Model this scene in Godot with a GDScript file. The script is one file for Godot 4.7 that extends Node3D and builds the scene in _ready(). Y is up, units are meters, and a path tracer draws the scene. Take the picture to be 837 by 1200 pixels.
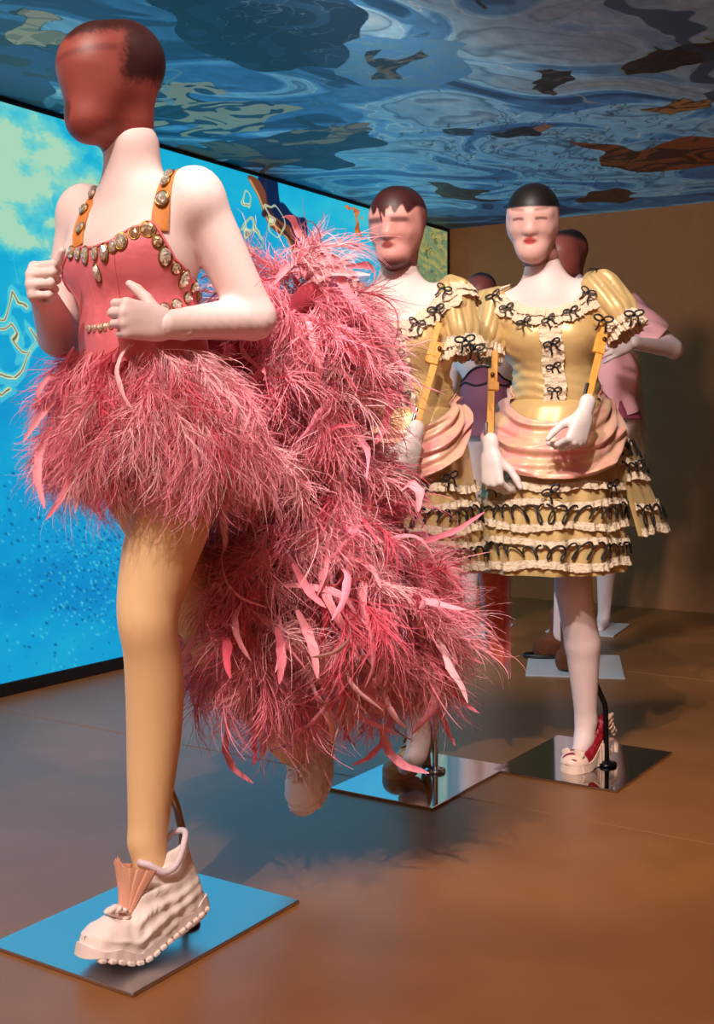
extends Node3D
# An exhibition room with six dressed display mannequins. World axes follow the room: the light box wall runs along z, the far wall along x.
const FOCAL := 1400.0
const CENTRE_X := 418.5
const HORIZON := 505.0
const EYE := 1.06
const TURN := 0.5742
var rng := RandomNumberGenerator.new()
var M := {}

func _ready() -> void:
	rng.seed = 7
	# ---- camera
	var cam := Camera3D.new()
	cam.name = "camera"
	cam.projection = Camera3D.PROJECTION_FRUSTUM
	cam.near = 0.05
	cam.far = 60.0
	cam.size = 1200.0 / FOCAL * cam.near
	cam.frustum_offset = Vector2(0, -(600.0 - HORIZON) / FOCAL * cam.near)
	cam.position = Vector3(0, EYE, 0)
	cam.rotation.y = TURN
	add_child(cam)
	cam.current = true
	# ---- environment: a closed room, black beyond
	var we := WorldEnvironment.new()
	we.name = "environment"
	var env := Environment.new()
	env.background_mode = Environment.BG_COLOR
	env.background_color = Color(0, 0, 0)
	env.tonemap_mode = Environment.TONE_MAPPER_LINEAR
	env.tonemap_exposure = 1.0
	env.sdfgi_enabled = true
	env.ssao_enabled = true
	env.ssil_enabled = true
	we.environment = env
	add_child(we)
	# ---- the light box wall: a soft cyan area light just in front of its glowing print
	var al := AreaLight3D.new()
	al.name = "light_box_glow"
	al.area_size = Vector2(5.8, 2.1)
	al.area_normalize_energy = true
	al.light_color = Color(0.5, 0.86, 1.0)
	al.light_energy = 1.35
	al.area_range = 20.0
	al.shadow_enabled = true
	al.position = Vector3(-3.64, 1.22, -4.0)
	al.rotation.y = -PI / 2
	add_child(al)
	# ---- spot lamps on the ceiling in front of the photographer, out of the frame: their positions, targets, energies, cone angles
	var lamps := [
		[at_room(-1.26, 4.6, -0.9), pix(200, 620, 2.5), 15.5, 26.0, "black track spotlight aimed at the running mannequin in feathers"],
		[at_room(0.12, 3.0, 1.3), pix(590, 610, 3.7), 5.9, 27.0, "black track spotlight aimed at the pair in gold satin"],
		[at_room(-0.34, 2.33, 3.28), pix(690, 470, 6.0), 6.2, 36.0, "small black spotlight under the printed canopy"],
	]
	make_materials()
	build_room()
	for l in lamps: spotlight(l[0], l[1], l[2], l[3], l[4])
	build_front()
	build_pair()
	build_far()

# ---------------------------------------------------------------- places
func at_room(x: float, y: float, depth: float) -> Vector3:   # metres to the right of the camera's axis, height, distance along it
	var c := cos(TURN)
	var s := sin(TURN)
	return Vector3(x * c - depth * s, y, -(x * s + depth * c))

func pix(px: float, py: float, depth: float) -> Vector3:
	return at_room((px - CENTRE_X) / FOCAL * depth, EYE - (py - HORIZON) / FOCAL * depth, depth)

func lin(r: float, g: float, b: float) -> Color:   # an sRGB 0..255 colour as linear values
	return Color(r / 255.0, g / 255.0, b / 255.0).srgb_to_linear()

# ---------------------------------------------------------------- nodes
var taken := {}
func numbered(called: String, parent: Node) -> String:
	var key := str(parent.get_instance_id()) + called
	var n: int = taken.get(key, 0)
	taken[key] = n + 1
	return called if n == 0 else "%s_%03d" % [called, n]

func thing(called: String, label: String, category: String, at := Vector3.ZERO, group := "") -> Node3D:
	var o := Node3D.new()
	o.name = numbered(called, self)
	add_child(o, true)
	o.position = at
	o.set_meta("label", label)
	o.set_meta("category", category)
	if group != "": o.set_meta("group", group)
	return o

func base_of(n: Node3D) -> Vector3:
	var p := n.position
	var q := n.get_parent()
	while q != self and q is Node3D:
		p += q.position
		q = q.get_parent()
	return p

# a mesh given in world coordinates becomes a part whose own origin is its thing's base
func part(called: String, g: Geo, mat: Material, parent: Node3D) -> MeshInstance3D:
	var o := MeshInstance3D.new()
	o.name = numbered(called, parent)
	if parent != self: g.shift(-base_of(parent))
	o.mesh = g.mesh(mat)
	parent.add_child(o, true)
	return o

func placed(called: String, mesh: Mesh, t: Transform3D, parent: Node3D) -> MeshInstance3D:   # a shared mesh, its transform in world coordinates
	var o := MeshInstance3D.new()
	o.name = numbered(called, parent)
	o.mesh = mesh
	o.transform = Transform3D(t.basis, t.origin - base_of(parent))
	parent.add_child(o, true)
	return o

func structure(called: String, g: Geo, mat: Material) -> MeshInstance3D:
	var o := part(called, g, mat, self)
	o.set_meta("kind", "structure")
	return o

# ---------------------------------------------------------------- geometry
class Geo:
	var v := PackedVector3Array()
	var uv := PackedVector2Array()
	var c := PackedColorArray()
	var i := PackedInt32Array()
	var seam := PackedInt32Array()

	func shift(d: Vector3) -> void:
		for k in v.size(): v[k] += d

	func tint(col: Color) -> void:   # colours all vertices that have none yet
		while c.size() < v.size(): c.append(col)

	func grid(nu: int, nv: int, f: Callable, wrap := false, us := 1.0, vs := 1.0, flip := false) -> void:
		var s := v.size()
		for b in nv + 1:
			for a in nu + 1:
				v.append(f.call(float(a) / nu, float(b) / nv))
				uv.append(Vector2(us * a / nu, vs * b / nv))
		for b in nv:
			for a in nu:
				var p := s + b * (nu + 1) + a
				var q := p + nu + 1
				if flip: i.append_array(PackedInt32Array([p, q, p + 1, p + 1, q, q + 1]))
				else: i.append_array(PackedInt32Array([p, p + 1, q, p + 1, q + 1, q]))
		if wrap:
			for b in nv + 1:
				seam.append(s + b * (nu + 1))
				seam.append(s + b * (nu + 1) + nu)

	# a sheet with thickness: the grid, a copy pushed back along its normals, and the rims
	func cloth(nu: int, nv: int, f: Callable, thick: float, wrap := false, us := 1.0, vs := 1.0, flip := false) -> void:
		var g := Geo.new()
		g.grid(nu, nv, f, wrap, us, vs, flip)
		var n := g.normals()
		var s := v.size()
		var m := g.v.size()
		v.append_array(g.v); uv.append_array(g.uv)
		for k in g.i: i.append(k + s)
		for k in g.seam: seam.append(k + s)
		for k in m:
			v.append(g.v[k] - n[k] * thick)
			uv.append(g.uv[k])
		for k in range(0, g.i.size(), 3):
			i.append_array(PackedInt32Array([g.i[k] + s + m, g.i[k + 2] + s + m, g.i[k + 1] + s + m]))
		for k in g.seam: seam.append(k + s + m)
		var rims := [[0, 1, nu], [nv * (nu + 1), 1, nu]]
		if not wrap: rims.append_array([[0, nu + 1, nv], [nu, nu + 1, nv]])
		for r in rims:
			for k in r[2]:
				var a: int = s + r[0] + r[1] * k
				var b: int = a + r[1]
				i.append_array(PackedInt32Array([a, b, a + m, b, b + m, a + m]))

	func tube(p: PackedVector3Array, rad: Callable, sides := 8, closed := false, flat := 1.0, up := Vector3.ZERO) -> void:
		var n := p.size()
		var s := v.size()
		var x := Vector3.ZERO
		for k in n:
			var t: Vector3 = (p[(k + 1) % n] - p[(k - 1 + n) % n]) if closed else (p[mini(k + 1, n - 1)] - p[maxi(k - 1, 0)])
			t = t.normalized()
			if up != Vector3.ZERO: x = up
			elif x == Vector3.ZERO: x = Vector3.UP if absf(t.y) < 0.9 else Vector3.RIGHT
			x = (x - t * x.dot(t)).normalized()
			var y := t.cross(x)
			var r: float = rad.call(float(k) / maxf(n - 1, 1))
			for a in sides + 1:
				var w := TAU * a / sides
				v.append(p[k] + (x * cos(w) * flat + y * sin(w)) * r)
				uv.append(Vector2(float(a) / sides, float(k) / maxf(n - 1, 1)))
			seam.append(s + k * (sides + 1))
			seam.append(s + k * (sides + 1) + sides)
		for k in (n if closed else n - 1):
			for a in sides:
				var q := s + k * (sides + 1) + a
				var w := s + ((k + 1) % n) * (sides + 1) + a
				i.append_array(PackedInt32Array([q, w, q + 1, q + 1, w, w + 1]))
		if not closed:
			for e in [0, n - 1]:
				var mid := v.size()
				v.append(p[e]); uv.append(Vector2.ZERO)
				for a in sides:
					var q: int = s + e * (sides + 1) + a
					if e == 0: i.append_array(PackedInt32Array([mid, q, q + 1]))
					else: i.append_array(PackedInt32Array([mid, q + 1, q]))

	# surface of revolution about the axis through o along up; prof holds (radius, height)
	func lathe(prof: PackedVector2Array, o: Vector3, sides := 24, up := Vector3.UP) -> void:
		var x := up.cross(Vector3(0.31, 0.17, 0.9)).normalized()
		var y := up.cross(x)
		var n := prof.size() - 1
		grid(sides, n, func(a: float, b: float) -> Vector3:
			var q := prof[int(round(b * n))]
			return o + up * q.y + (x * cos(TAU * a) + y * sin(TAU * a)) * q.x, true)

	func box(t: Transform3D, size: Vector3, bevel := 0.0) -> void:   # a box with chamfered edges
		var h := size / 2.0
		var e := minf(bevel, h[h.min_axis_index()] * 0.9)
		var faces := []
		for ax in 3:
			for sg in [-1.0, 1.0]:
				var b := (ax + 1) % 3
				var d := (ax + 2) % 3
				var q := []
				for w in [[-1, -1], [1, -1], [1, 1], [-1, 1]]:
					var p := Vector3.ZERO
					p[ax] = sg * h[ax]
					p[b] = w[0] * (h[b] - e)
					p[d] = w[1] * (h[d] - e)
					q.append(p)
				faces.append(q)
				if e > 0.0:
					for s2 in [-1.0, 1.0]:   # edge strips along d between the faces of ax and b
						var k := []
						for w in [-1.0, 1.0]:
							var p := Vector3.ZERO
							p[ax] = sg * h[ax]; p[b] = s2 * (h[b] - e); p[d] = w * (h[d] - e)
							k.append(p)
						for w in [1.0, -1.0]:
							var p := Vector3.ZERO
							p[ax] = sg * (h[ax] - e); p[b] = s2 * h[b]; p[d] = w * (h[d] - e)
							k.append(p)
						faces.append(k)
		if e > 0.0:
			for sx in [-1.0, 1.0]:
				for sy in [-1.0, 1.0]:
					for sz in [-1.0, 1.0]:
						faces.append([Vector3(sx * h.x, sy * (h.y - e), sz * (h.z - e)), Vector3(sx * (h.x - e), sy * h.y, sz * (h.z - e)), Vector3(sx * (h.x - e), sy * (h.y - e), sz * h.z)])
		for q in faces:
			var mid := Vector3.ZERO
			for p in q: mid += p
			var nn: Vector3 = (q[2] - q[0]).cross(q[1] - q[0])
			if nn.dot(mid) < 0.0: q.reverse()
			var s := v.size()
			for p in q:
				v.append(t * p); uv.append(Vector2(p.x + p.z, p.y))
			for k in range(1, q.size() - 1): i.append_array(PackedInt32Array([s, s + k, s + k + 1]))

	# a closed extruded outline: pts in the plane (x, y) of t, thick along its z
	func prism(pts: PackedVector2Array, t: Transform3D, thick: float) -> void:
		var tri := Geometry2D.triangulate_polygon(pts)
		var n := pts.size()
		for sd in [0.5, -0.5]:
			var s := v.size()
			for p in pts:
				v.append(t * Vector3(p.x, p.y, sd * thick)); uv.append(p)
			for k in range(0, tri.size(), 3):
				if sd > 0: i.append_array(PackedInt32Array([s + tri[k], s + tri[k + 1], s + tri[k + 2]]))
				else: i.append_array(PackedInt32Array([s + tri[k], s + tri[k + 2], s + tri[k + 1]]))
		for k in n:
			var s := v.size()
			for w in [[k, 0.5], [(k + 1) % n, 0.5], [(k + 1) % n, -0.5], [k, -0.5]]:
				v.append(t * Vector3(pts[w[0]].x, pts[w[0]].y, w[1] * thick)); uv.append(pts[w[0]])
			i.append_array(PackedInt32Array([s, s + 1, s + 2, s, s + 2, s + 3]))

	func add(o: Geo, t := Transform3D.IDENTITY) -> void:
		var s := v.size()
		var mir := t.basis.determinant() < 0.0
		for k in o.v.size(): v.append(t * o.v[k])
		uv.append_array(o.uv)
		c.append_array(o.c)
		for k in o.seam: seam.append(k + s)
		for k in range(0, o.i.size(), 3):
			i.append(o.i[k] + s)
			i.append(o.i[k + (2 if mir else 1)] + s)
			i.append(o.i[k + (1 if mir else 2)] + s)

	func normals() -> PackedVector3Array:
		var n := PackedVector3Array()
		n.resize(v.size())
		for k in range(0, i.size(), 3):
			var a := i[k]
			var b := i[k + 1]
			var d := i[k + 2]
			var q := (v[d] - v[a]).cross(v[b] - v[a])
			n[a] += q; n[b] += q; n[d] += q
		for k in range(0, seam.size(), 2):
			var q := n[seam[k]] + n[seam[k + 1]]
			n[seam[k]] = q; n[seam[k + 1]] = q
		for k in n.size(): n[k] = n[k].normalized() if n[k].length_squared() > 1e-30 else Vector3.UP
		return n

	func fill(am: ArrayMesh, mat: Material) -> ArrayMesh:
		var a := []
		a.resize(Mesh.ARRAY_MAX)
		a[Mesh.ARRAY_VERTEX] = v
		a[Mesh.ARRAY_NORMAL] = normals()
		a[Mesh.ARRAY_TEX_UV] = uv
		if c.size() == v.size() and c.size() > 0: a[Mesh.ARRAY_COLOR] = c
		a[Mesh.ARRAY_INDEX] = i
		am.add_surface_from_arrays(Mesh.PRIMITIVE_TRIANGLES, a)
		am.surface_set_material(am.get_surface_count() - 1, mat)
		return am

	func mesh(mat: Material) -> ArrayMesh:
		return fill(ArrayMesh.new(), mat)

# ---------------------------------------------------------------- bodies: tapered capsules joined by a smooth minimum
class Bone:
	var a: Vector3
	var b: Vector3
	var ra: float
	var rb: float
	var k: float
	var fd: Vector3
	var fl: float
	var ba: Vector3
	var bb: float
	func _init(a_: Vector3, b_: Vector3, ra_: float, rb_: float, k_ := 0.03, fd_ := Vector3.ZERO, fl_ := 1.0) -> void:
		a = a_; b = b_ + Vector3(0, 1e-5, 0); ra = ra_; rb = rb_; k = k_; fd = fd_.normalized() if fd_ != Vector3.ZERO else fd_; fl = fl_ - 1.0
		ba = b - a
		ba += fd * ba.dot(fd) * fl
		bb = ba.length_squared()
	func dist(p: Vector3) -> float:
		var q := p - a
		if fl != 0.0: q += fd * (q.dot(fd) * fl)
		var h := clampf(q.dot(ba) / bb, 0.0, 1.0)
		return (q - ba * h).length() - ra - (rb - ra) * h

class Body:
	var bones: Array[Bone] = []

	func bone(a: Vector3, b: Vector3, ra: float, rb: float, k := 0.03, fd := Vector3.ZERO, fl := 1.0) -> void:
		bones.append(Bone.new(a, b, ra, rb, k, fd, fl))

	func dist(p: Vector3) -> float:
		var d := 1e3
		for o in bones:
			var e := o.dist(p)
			var h := maxf(o.k - absf(d - e), 0.0)
			d = minf(d, e) - h * h * 0.25 / o.k
		return d

	func normal(p: Vector3) -> Vector3:
		var e := 0.002
		return Vector3(dist(p + Vector3(e, 0, 0)) - dist(p - Vector3(e, 0, 0)), dist(p + Vector3(0, e, 0)) - dist(p - Vector3(0, e, 0)), dist(p + Vector3(0, 0, e)) - dist(p - Vector3(0, 0, e))).normalized()

	# distance from o along d (a unit vector) at which a ray coming from far outside meets the surface grown by off
	func reach(o: Vector3, d: Vector3, off: float, far := 0.45) -> float:
		var r := far
		for k in 40:
			var e := dist(o + d * r) - off
			if e < 0.0006: break
			r -= e * 0.9
			if r < 0.0: break
		return maxf(r, 0.005)

	func trace(o: Vector3, d: Vector3, off: float, from := 1.5) -> Vector3:
		var r := from
		for k in 90:
			var e := dist(o + d * r) - off
			if e < 0.0006: break
			r += e * 0.9
			if r > 9.0: break
		return o + d * r

	func nets(cell: float, out: Geo) -> void:
		var lo := Vector3(1e9, 1e9, 1e9)
		var hi := -lo
		for o in bones:
			var r := maxf(o.ra, o.rb) + cell * 3.0 + 0.01
			lo = lo.min(o.a.min(o.b) - Vector3(r, r, r))
			hi = hi.max(o.a.max(o.b) + Vector3(r, r, r))
		var nx := int((hi.x - lo.x) / cell) + 2
		var ny := int((hi.y - lo.y) / cell) + 2
		var nz := int((hi.z - lo.z) / cell) + 2
		var nxy := nx * ny
		var f := PackedFloat32Array()
		f.resize(nxy * nz)
		f.fill(1000.0)
		var ranges := []
		for o in bones:
			var r := maxf(o.ra, o.rb) + o.k + cell * 2.0
			var p0 := (o.a.min(o.b) - Vector3(r, r, r) - lo) / cell
			var p1 := (o.a.max(o.b) + Vector3(r, r, r) - lo) / cell
			var x0 := maxi(int(p0.x), 0)
			var x1 := mini(int(p1.x) + 1, nx - 2)
			var y0 := maxi(int(p0.y), 0)
			var y1 := mini(int(p1.y) + 1, ny - 2)
			var z0 := maxi(int(p0.z), 0)
			var z1 := mini(int(p1.z) + 1, nz - 2)
			ranges.append([x0, x1, y0, y1, z0, z1])
			var a := o.a
			var ba := o.ba
			var bb := o.bb
			var ra := o.ra
			var dr := o.rb - o.ra
			var fd := o.fd
			var fl := o.fl
			var kk := o.k
			for z in range(z0, z1 + 1):
				for y in range(y0, y1 + 1):
					var at := nxy * z + nx * y + x0
					var p := lo + Vector3(x0, y, z) * cell - a
					for x in range(x0, x1 + 1):
						var q := p
						if fl != 0.0: q += fd * (q.dot(fd) * fl)
						var h := clampf(q.dot(ba) / bb, 0.0, 1.0)
						var e := (q - ba * h).length() - ra - dr * h
						var d := f[at]
						var m := kk - absf(d - e)
						if m > 0.0: f[at] = minf(d, e) - m * m * 0.25 / kk
						elif e < d: f[at] = e
						at += 1
						p.x += cell
		var vi := PackedInt32Array()
		vi.resize(nxy * nz)
		vi.fill(-1)
		var cells := PackedInt32Array()
		var off := [0, 1, nx, nx + 1, nxy, nxy + 1, nxy + nx, nxy + nx + 1]
		var edges := [[0, 1], [2, 3], [4, 5], [6, 7], [0, 2], [1, 3], [4, 6], [5, 7], [0, 4], [1, 5], [2, 6], [3, 7]]
		var corner := []
		for k in 8: corner.append(Vector3(k & 1, (k >> 1) & 1, k >> 2))
		var s := out.v.size()
		for rr in ranges:
			for z in range(rr[4], rr[5] + 1):
				for y in range(rr[2], rr[3] + 1):
					var at: int = nxy * z + nx * y + rr[0] - 1
					for x in range(rr[0], rr[1] + 1):
						at += 1
						var w := f[at]
						if w > cell * 2.2 or w < -cell * 2.2 or vi[at] >= 0: continue
						var n := 0
						for k in 8:
							if f[at + off[k]] < 0.0: n += 1
						if n == 0 or n == 8: continue
						var sum := Vector3.ZERO
						var cnt := 0
						for e in edges:
							var d0 := f[at + off[e[0]]]
							var d1 := f[at + off[e[1]]]
							if (d0 < 0.0) != (d1 < 0.0):
								var c0: Vector3 = corner[e[0]]
								var c1: Vector3 = corner[e[1]]
								sum += c0.lerp(c1, d0 / (d0 - d1))
								cnt += 1
						vi[at] = out.v.size()
						cells.append(at)
						out.v.append(lo + (Vector3(x, y, z) + sum / cnt) * cell)
						out.uv.append(Vector2.ZERO)
		var steps := [[1, nx, nxy], [nx, nxy, 1], [nxy, 1, nx]]
		for at in cells:
			for st in steps:
				var d0 := f[at]
				var d1 := f[at + st[0]]
				if (d0 < 0.0) == (d1 < 0.0): continue
				var a := vi[at]
				var b := vi[at - st[1]]
				var c := vi[at - st[1] - st[2]]
				var d := vi[at - st[2]]
				if a < 0 or b < 0 or c < 0 or d < 0: continue
				if d0 < 0.0: out.i.append_array(PackedInt32Array([a, d, c, a, c, b]))
				else: out.i.append_array(PackedInt32Array([a, b, c, a, c, d]))
		# two rounds of gentle smoothing take the grid out of the surface
		var nb := out.v.size() - s
		for round_ in 2:
			var acc := PackedVector3Array()
			acc.resize(nb)
			var num := PackedFloat32Array()
			num.resize(nb)
			for k in range(0, out.i.size(), 3):
				for w in 3:
					var p := out.i[k + w] - s
					var q := out.i[k + (w + 1) % 3] - s
					if p < 0 or q < 0: continue
					acc[p] += out.v[q + s]; num[p] += 1.0
					acc[q] += out.v[p + s]; num[q] += 1.0
			for k in nb:
				if num[k] > 0.0: out.v[k + s] = out.v[k + s].lerp(acc[k] / num[k], 0.35)

# ---------------------------------------------------------------- materials
func noise(freq: float, octaves := 3, type := FastNoiseLite.TYPE_SIMPLEX_SMOOTH, warp := 0.0, seed_ := 1) -> FastNoiseLite:
	var n := FastNoiseLite.new()
	n.noise_type = type
	n.frequency = freq
	n.seed = seed_
	n.fractal_octaves = octaves
	if warp > 0.0:
		n.domain_warp_enabled = true
		n.domain_warp_amplitude = warp
		n.domain_warp_frequency = freq * 0.8
		n.domain_warp_fractal_octaves = 3
	return n

func noise_tex(size: int, n: FastNoiseLite, ramp: Gradient = null) -> NoiseTexture2D:
	var t := NoiseTexture2D.new()
	t.width = size
	t.height = size
	t.seamless = true
	t.noise = n
	if ramp: t.color_ramp = ramp
	return t

func ramp(cols: Array) -> Gradient:
	var g := Gradient.new()
	g.offsets = PackedFloat32Array()
	g.colors = PackedColorArray()
	var off := PackedFloat32Array()
	var col := PackedColorArray()
	for k in cols:
		off.append(k[0])
		col.append(Color8(k[1], k[2], k[3]))
	g.offsets = off
	g.colors = col
	return g

func mat(called: String, r: int, g: int, b: int, rough := 0.6, metal := 0.0) -> StandardMaterial3D:
	var m := StandardMaterial3D.new()
	m.resource_name = called
	m.albedo_color = Color8(r, g, b)
	m.roughness = rough
	m.metallic = metal
	m.cull_mode = BaseMaterial3D.CULL_DISABLED
	M[called] = m
	return m

func tri(m: StandardMaterial3D, scale: float, world := false) -> void:
	m.uv1_triplanar = true
	m.uv1_world_triplanar = world
	m.uv1_scale = Vector3(scale, scale, scale)

func relief(m: StandardMaterial3D, t: Texture2D, depth_cm: float) -> void:
	m.heightmap_enabled = true
	m.heightmap_texture = t
	m.heightmap_scale = depth_cm

func sheen(m: StandardMaterial3D, amount: float, tint := 0.6) -> void:
	m.rim_enabled = true
	m.rim = amount
	m.rim_tint = tint

func painted(called: String, rough := 0.5) -> StandardMaterial3D:   # takes its colour from the vertices
	var m := mat(called, 255, 255, 255, rough)
	m.vertex_color_use_as_albedo = true
	return m

func make_materials() -> void:
	var fine := noise_tex(256, noise(0.06, 3))
	var grain := noise_tex(256, noise(0.03, 4, FastNoiseLite.TYPE_SIMPLEX_SMOOTH, 0.0, 3))
	var wrinkle := noise_tex(512, noise(0.012, 3, FastNoiseLite.TYPE_SIMPLEX_SMOOTH, 30.0, 5))
	mat("skin", 232, 204, 201, 0.55)
	mat("white_hand", 232, 218, 216, 0.42)
	var t := mat("tights", 244, 200, 150, 0.62)
	sheen(t, 0.3, 0.7)
	relief(t, fine, 0.01); tri(t, 30.0)
	t = mat("pink_satin", 222, 112, 122, 0.5)
	sheen(t, 0.5, 0.5)
	relief(t, wrinkle, 0.35); tri(t, 2.0)
	mat("ochre_strap", 206, 126, 58, 0.6)
	mat("gold_setting", 150, 112, 52, 0.3, 0.9)
	var gm := mat("crystal", 252, 250, 236, 0.07, 0.8)
	gm.clearcoat_enabled = true
	gm.clearcoat = 1.0
	gm = mat("smoky_crystal", 218, 190, 156, 0.07, 0.8)
	gm.clearcoat_enabled = true
	gm.clearcoat = 1.0
	var pinks := [[246, 158, 172], [238, 128, 148], [250, 188, 196], [224, 84, 106], [252, 154, 178], [236, 142, 160]]
	for k in pinks.size():
		var m := mat("feather_%s" % ["salmon", "rose", "blush", "crimson", "bright", "dusky"][k], pinks[k][0], pinks[k][1], pinks[k][2], 0.7)
		m.backlight_enabled = true
		m.backlight = Color(0.25, 0.25, 0.25)
		sheen(m, 0.4, 0.5)
	t = mat("plume", 255, 255, 255, 0.7)
	t.vertex_color_use_as_albedo = true
	t.backlight_enabled = true
	t.backlight = Color(0.25, 0.25, 0.25)
	mat("feather_net", 150, 40, 56, 0.9)
	t = mat("gold_satin", 213, 180, 122, 0.4, 0.18)
	sheen(t, 0.5, 0.6)
	relief(t, wrinkle, 0.25); tri(t, 1.6)
	t = mat("lace", 226, 203, 176, 0.85)
	relief(t, noise_tex(256, noise(0.05, 2, FastNoiseLite.TYPE_CELLULAR, 0.0, 9)), 0.4); tri(t, 9.0)
	mat("black_ribbon", 22, 17, 17, 0.6)
	t = mat("swag_satin", 255, 255, 255, 0.4, 0.1)
	t.albedo_texture = noise_tex(512, noise(0.008, 3, FastNoiseLite.TYPE_SIMPLEX_SMOOTH, 40.0, 8), ramp([[0.0, 238, 146, 148], [0.38, 240, 164, 158], [0.55, 236, 190, 156], [0.75, 232, 198, 156], [1.0, 240, 164, 160]]))
	tri(t, 2.2)
	relief(t, wrinkle, 0.2)
	sheen(t, 0.5, 0.5)
	t = mat("coral_sash", 255, 255, 255, 0.45)
	t.albedo_texture = noise_tex(256, noise(0.012, 3, FastNoiseLite.TYPE_SIMPLEX_SMOOTH, 30.0, 18), ramp([[0.0, 226, 96, 88], [0.5, 240, 124, 110], [1.0, 244, 156, 126]]))
	tri(t, 2.0)
	t = mat("wood", 255, 255, 255, 0.5)
	t.albedo_texture = noise_tex(256, noise(0.02, 3, FastNoiseLite.TYPE_SIMPLEX_SMOOTH, 30.0, 12), ramp([[0.0, 196, 122, 40], [0.5, 226, 158, 62], [1.0, 238, 176, 84]]))
	t.uv1_triplanar = true
	t.uv1_scale = Vector3(14, 2, 14)
	mat("chrome", 205, 205, 208, 0.12, 1.0)
	mat("bronze", 150, 120, 100, 0.28, 1.0)
	mat("black_steel", 44, 42, 46, 0.25, 0.9)
	t = mat("satin_plate", 196, 196, 200, 0.3, 1.0)
	relief(t, grain, 0.002); tri(t, 4.0)
	mat("mirror_plate", 196, 192, 194, 0.06, 1.0)
	mat("pale_plate", 214, 218, 224, 0.35, 0.3)
	t = mat("sneaker", 246, 226, 220, 0.7)
	relief(t, fine, 0.05); tri(t, 9.0)
	mat("sneaker_sole", 242, 220, 214, 0.6)
	t = mat("peach_gauze", 240, 176, 152, 0.7)
	t.backlight_enabled = true
	t.backlight = Color(0.4, 0.4, 0.4)
	mat("lilac_lining", 226, 204, 214, 0.6)
	mat("brown_leather", 182, 120, 70, 0.35)
	mat("tan_leather", 226, 180, 120, 0.4)
	mat("cream_leather", 238, 204, 184, 0.38)
	t = mat("red_satin", 150, 22, 40, 0.4)
	relief(t, wrinkle, 0.6); tri(t, 8.0)
	t = mat("brown_fur", 118, 62, 32, 0.95)
	relief(t, fine, 1.2); tri(t, 10.0)
	mat("pink_cotton", 246, 178, 184, 0.75)
	mat("mauve_panel", 150, 70, 92, 0.7)
	t = mat("plum_corset", 150, 84, 104, 0.6)
	t = mat("pale_fur", 222, 200, 168, 0.95)
	t = mat("floor", 255, 255, 255, 0.38)
	t.albedo_texture = noise_tex(512, noise(0.01, 4, FastNoiseLite.TYPE_SIMPLEX_SMOOTH, 20.0, 21), ramp([[0.0, 132, 82, 43], [0.5, 138, 87, 47], [1.0, 145, 92, 51]]))
	tri(t, 0.7)
	relief(t, grain, 0.01)
	t = mat("brown_wall", 255, 255, 255, 0.9)
	t.albedo_texture = noise_tex(256, noise(0.03, 4, FastNoiseLite.TYPE_SIMPLEX_SMOOTH, 0.0, 22), ramp([[0.0, 154, 98, 58], [1.0, 162, 105, 64]]))
	tri(t, 0.9)
	mat("hall_ceiling", 200, 196, 190, 0.9)
	mat("hall_paint", 226, 222, 216, 0.9)
	mat("black_trim", 16, 18, 26, 0.5)
	mat("seam_line", 146, 100, 62, 0.5)
	painted("hood_print", 0.5)

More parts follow.
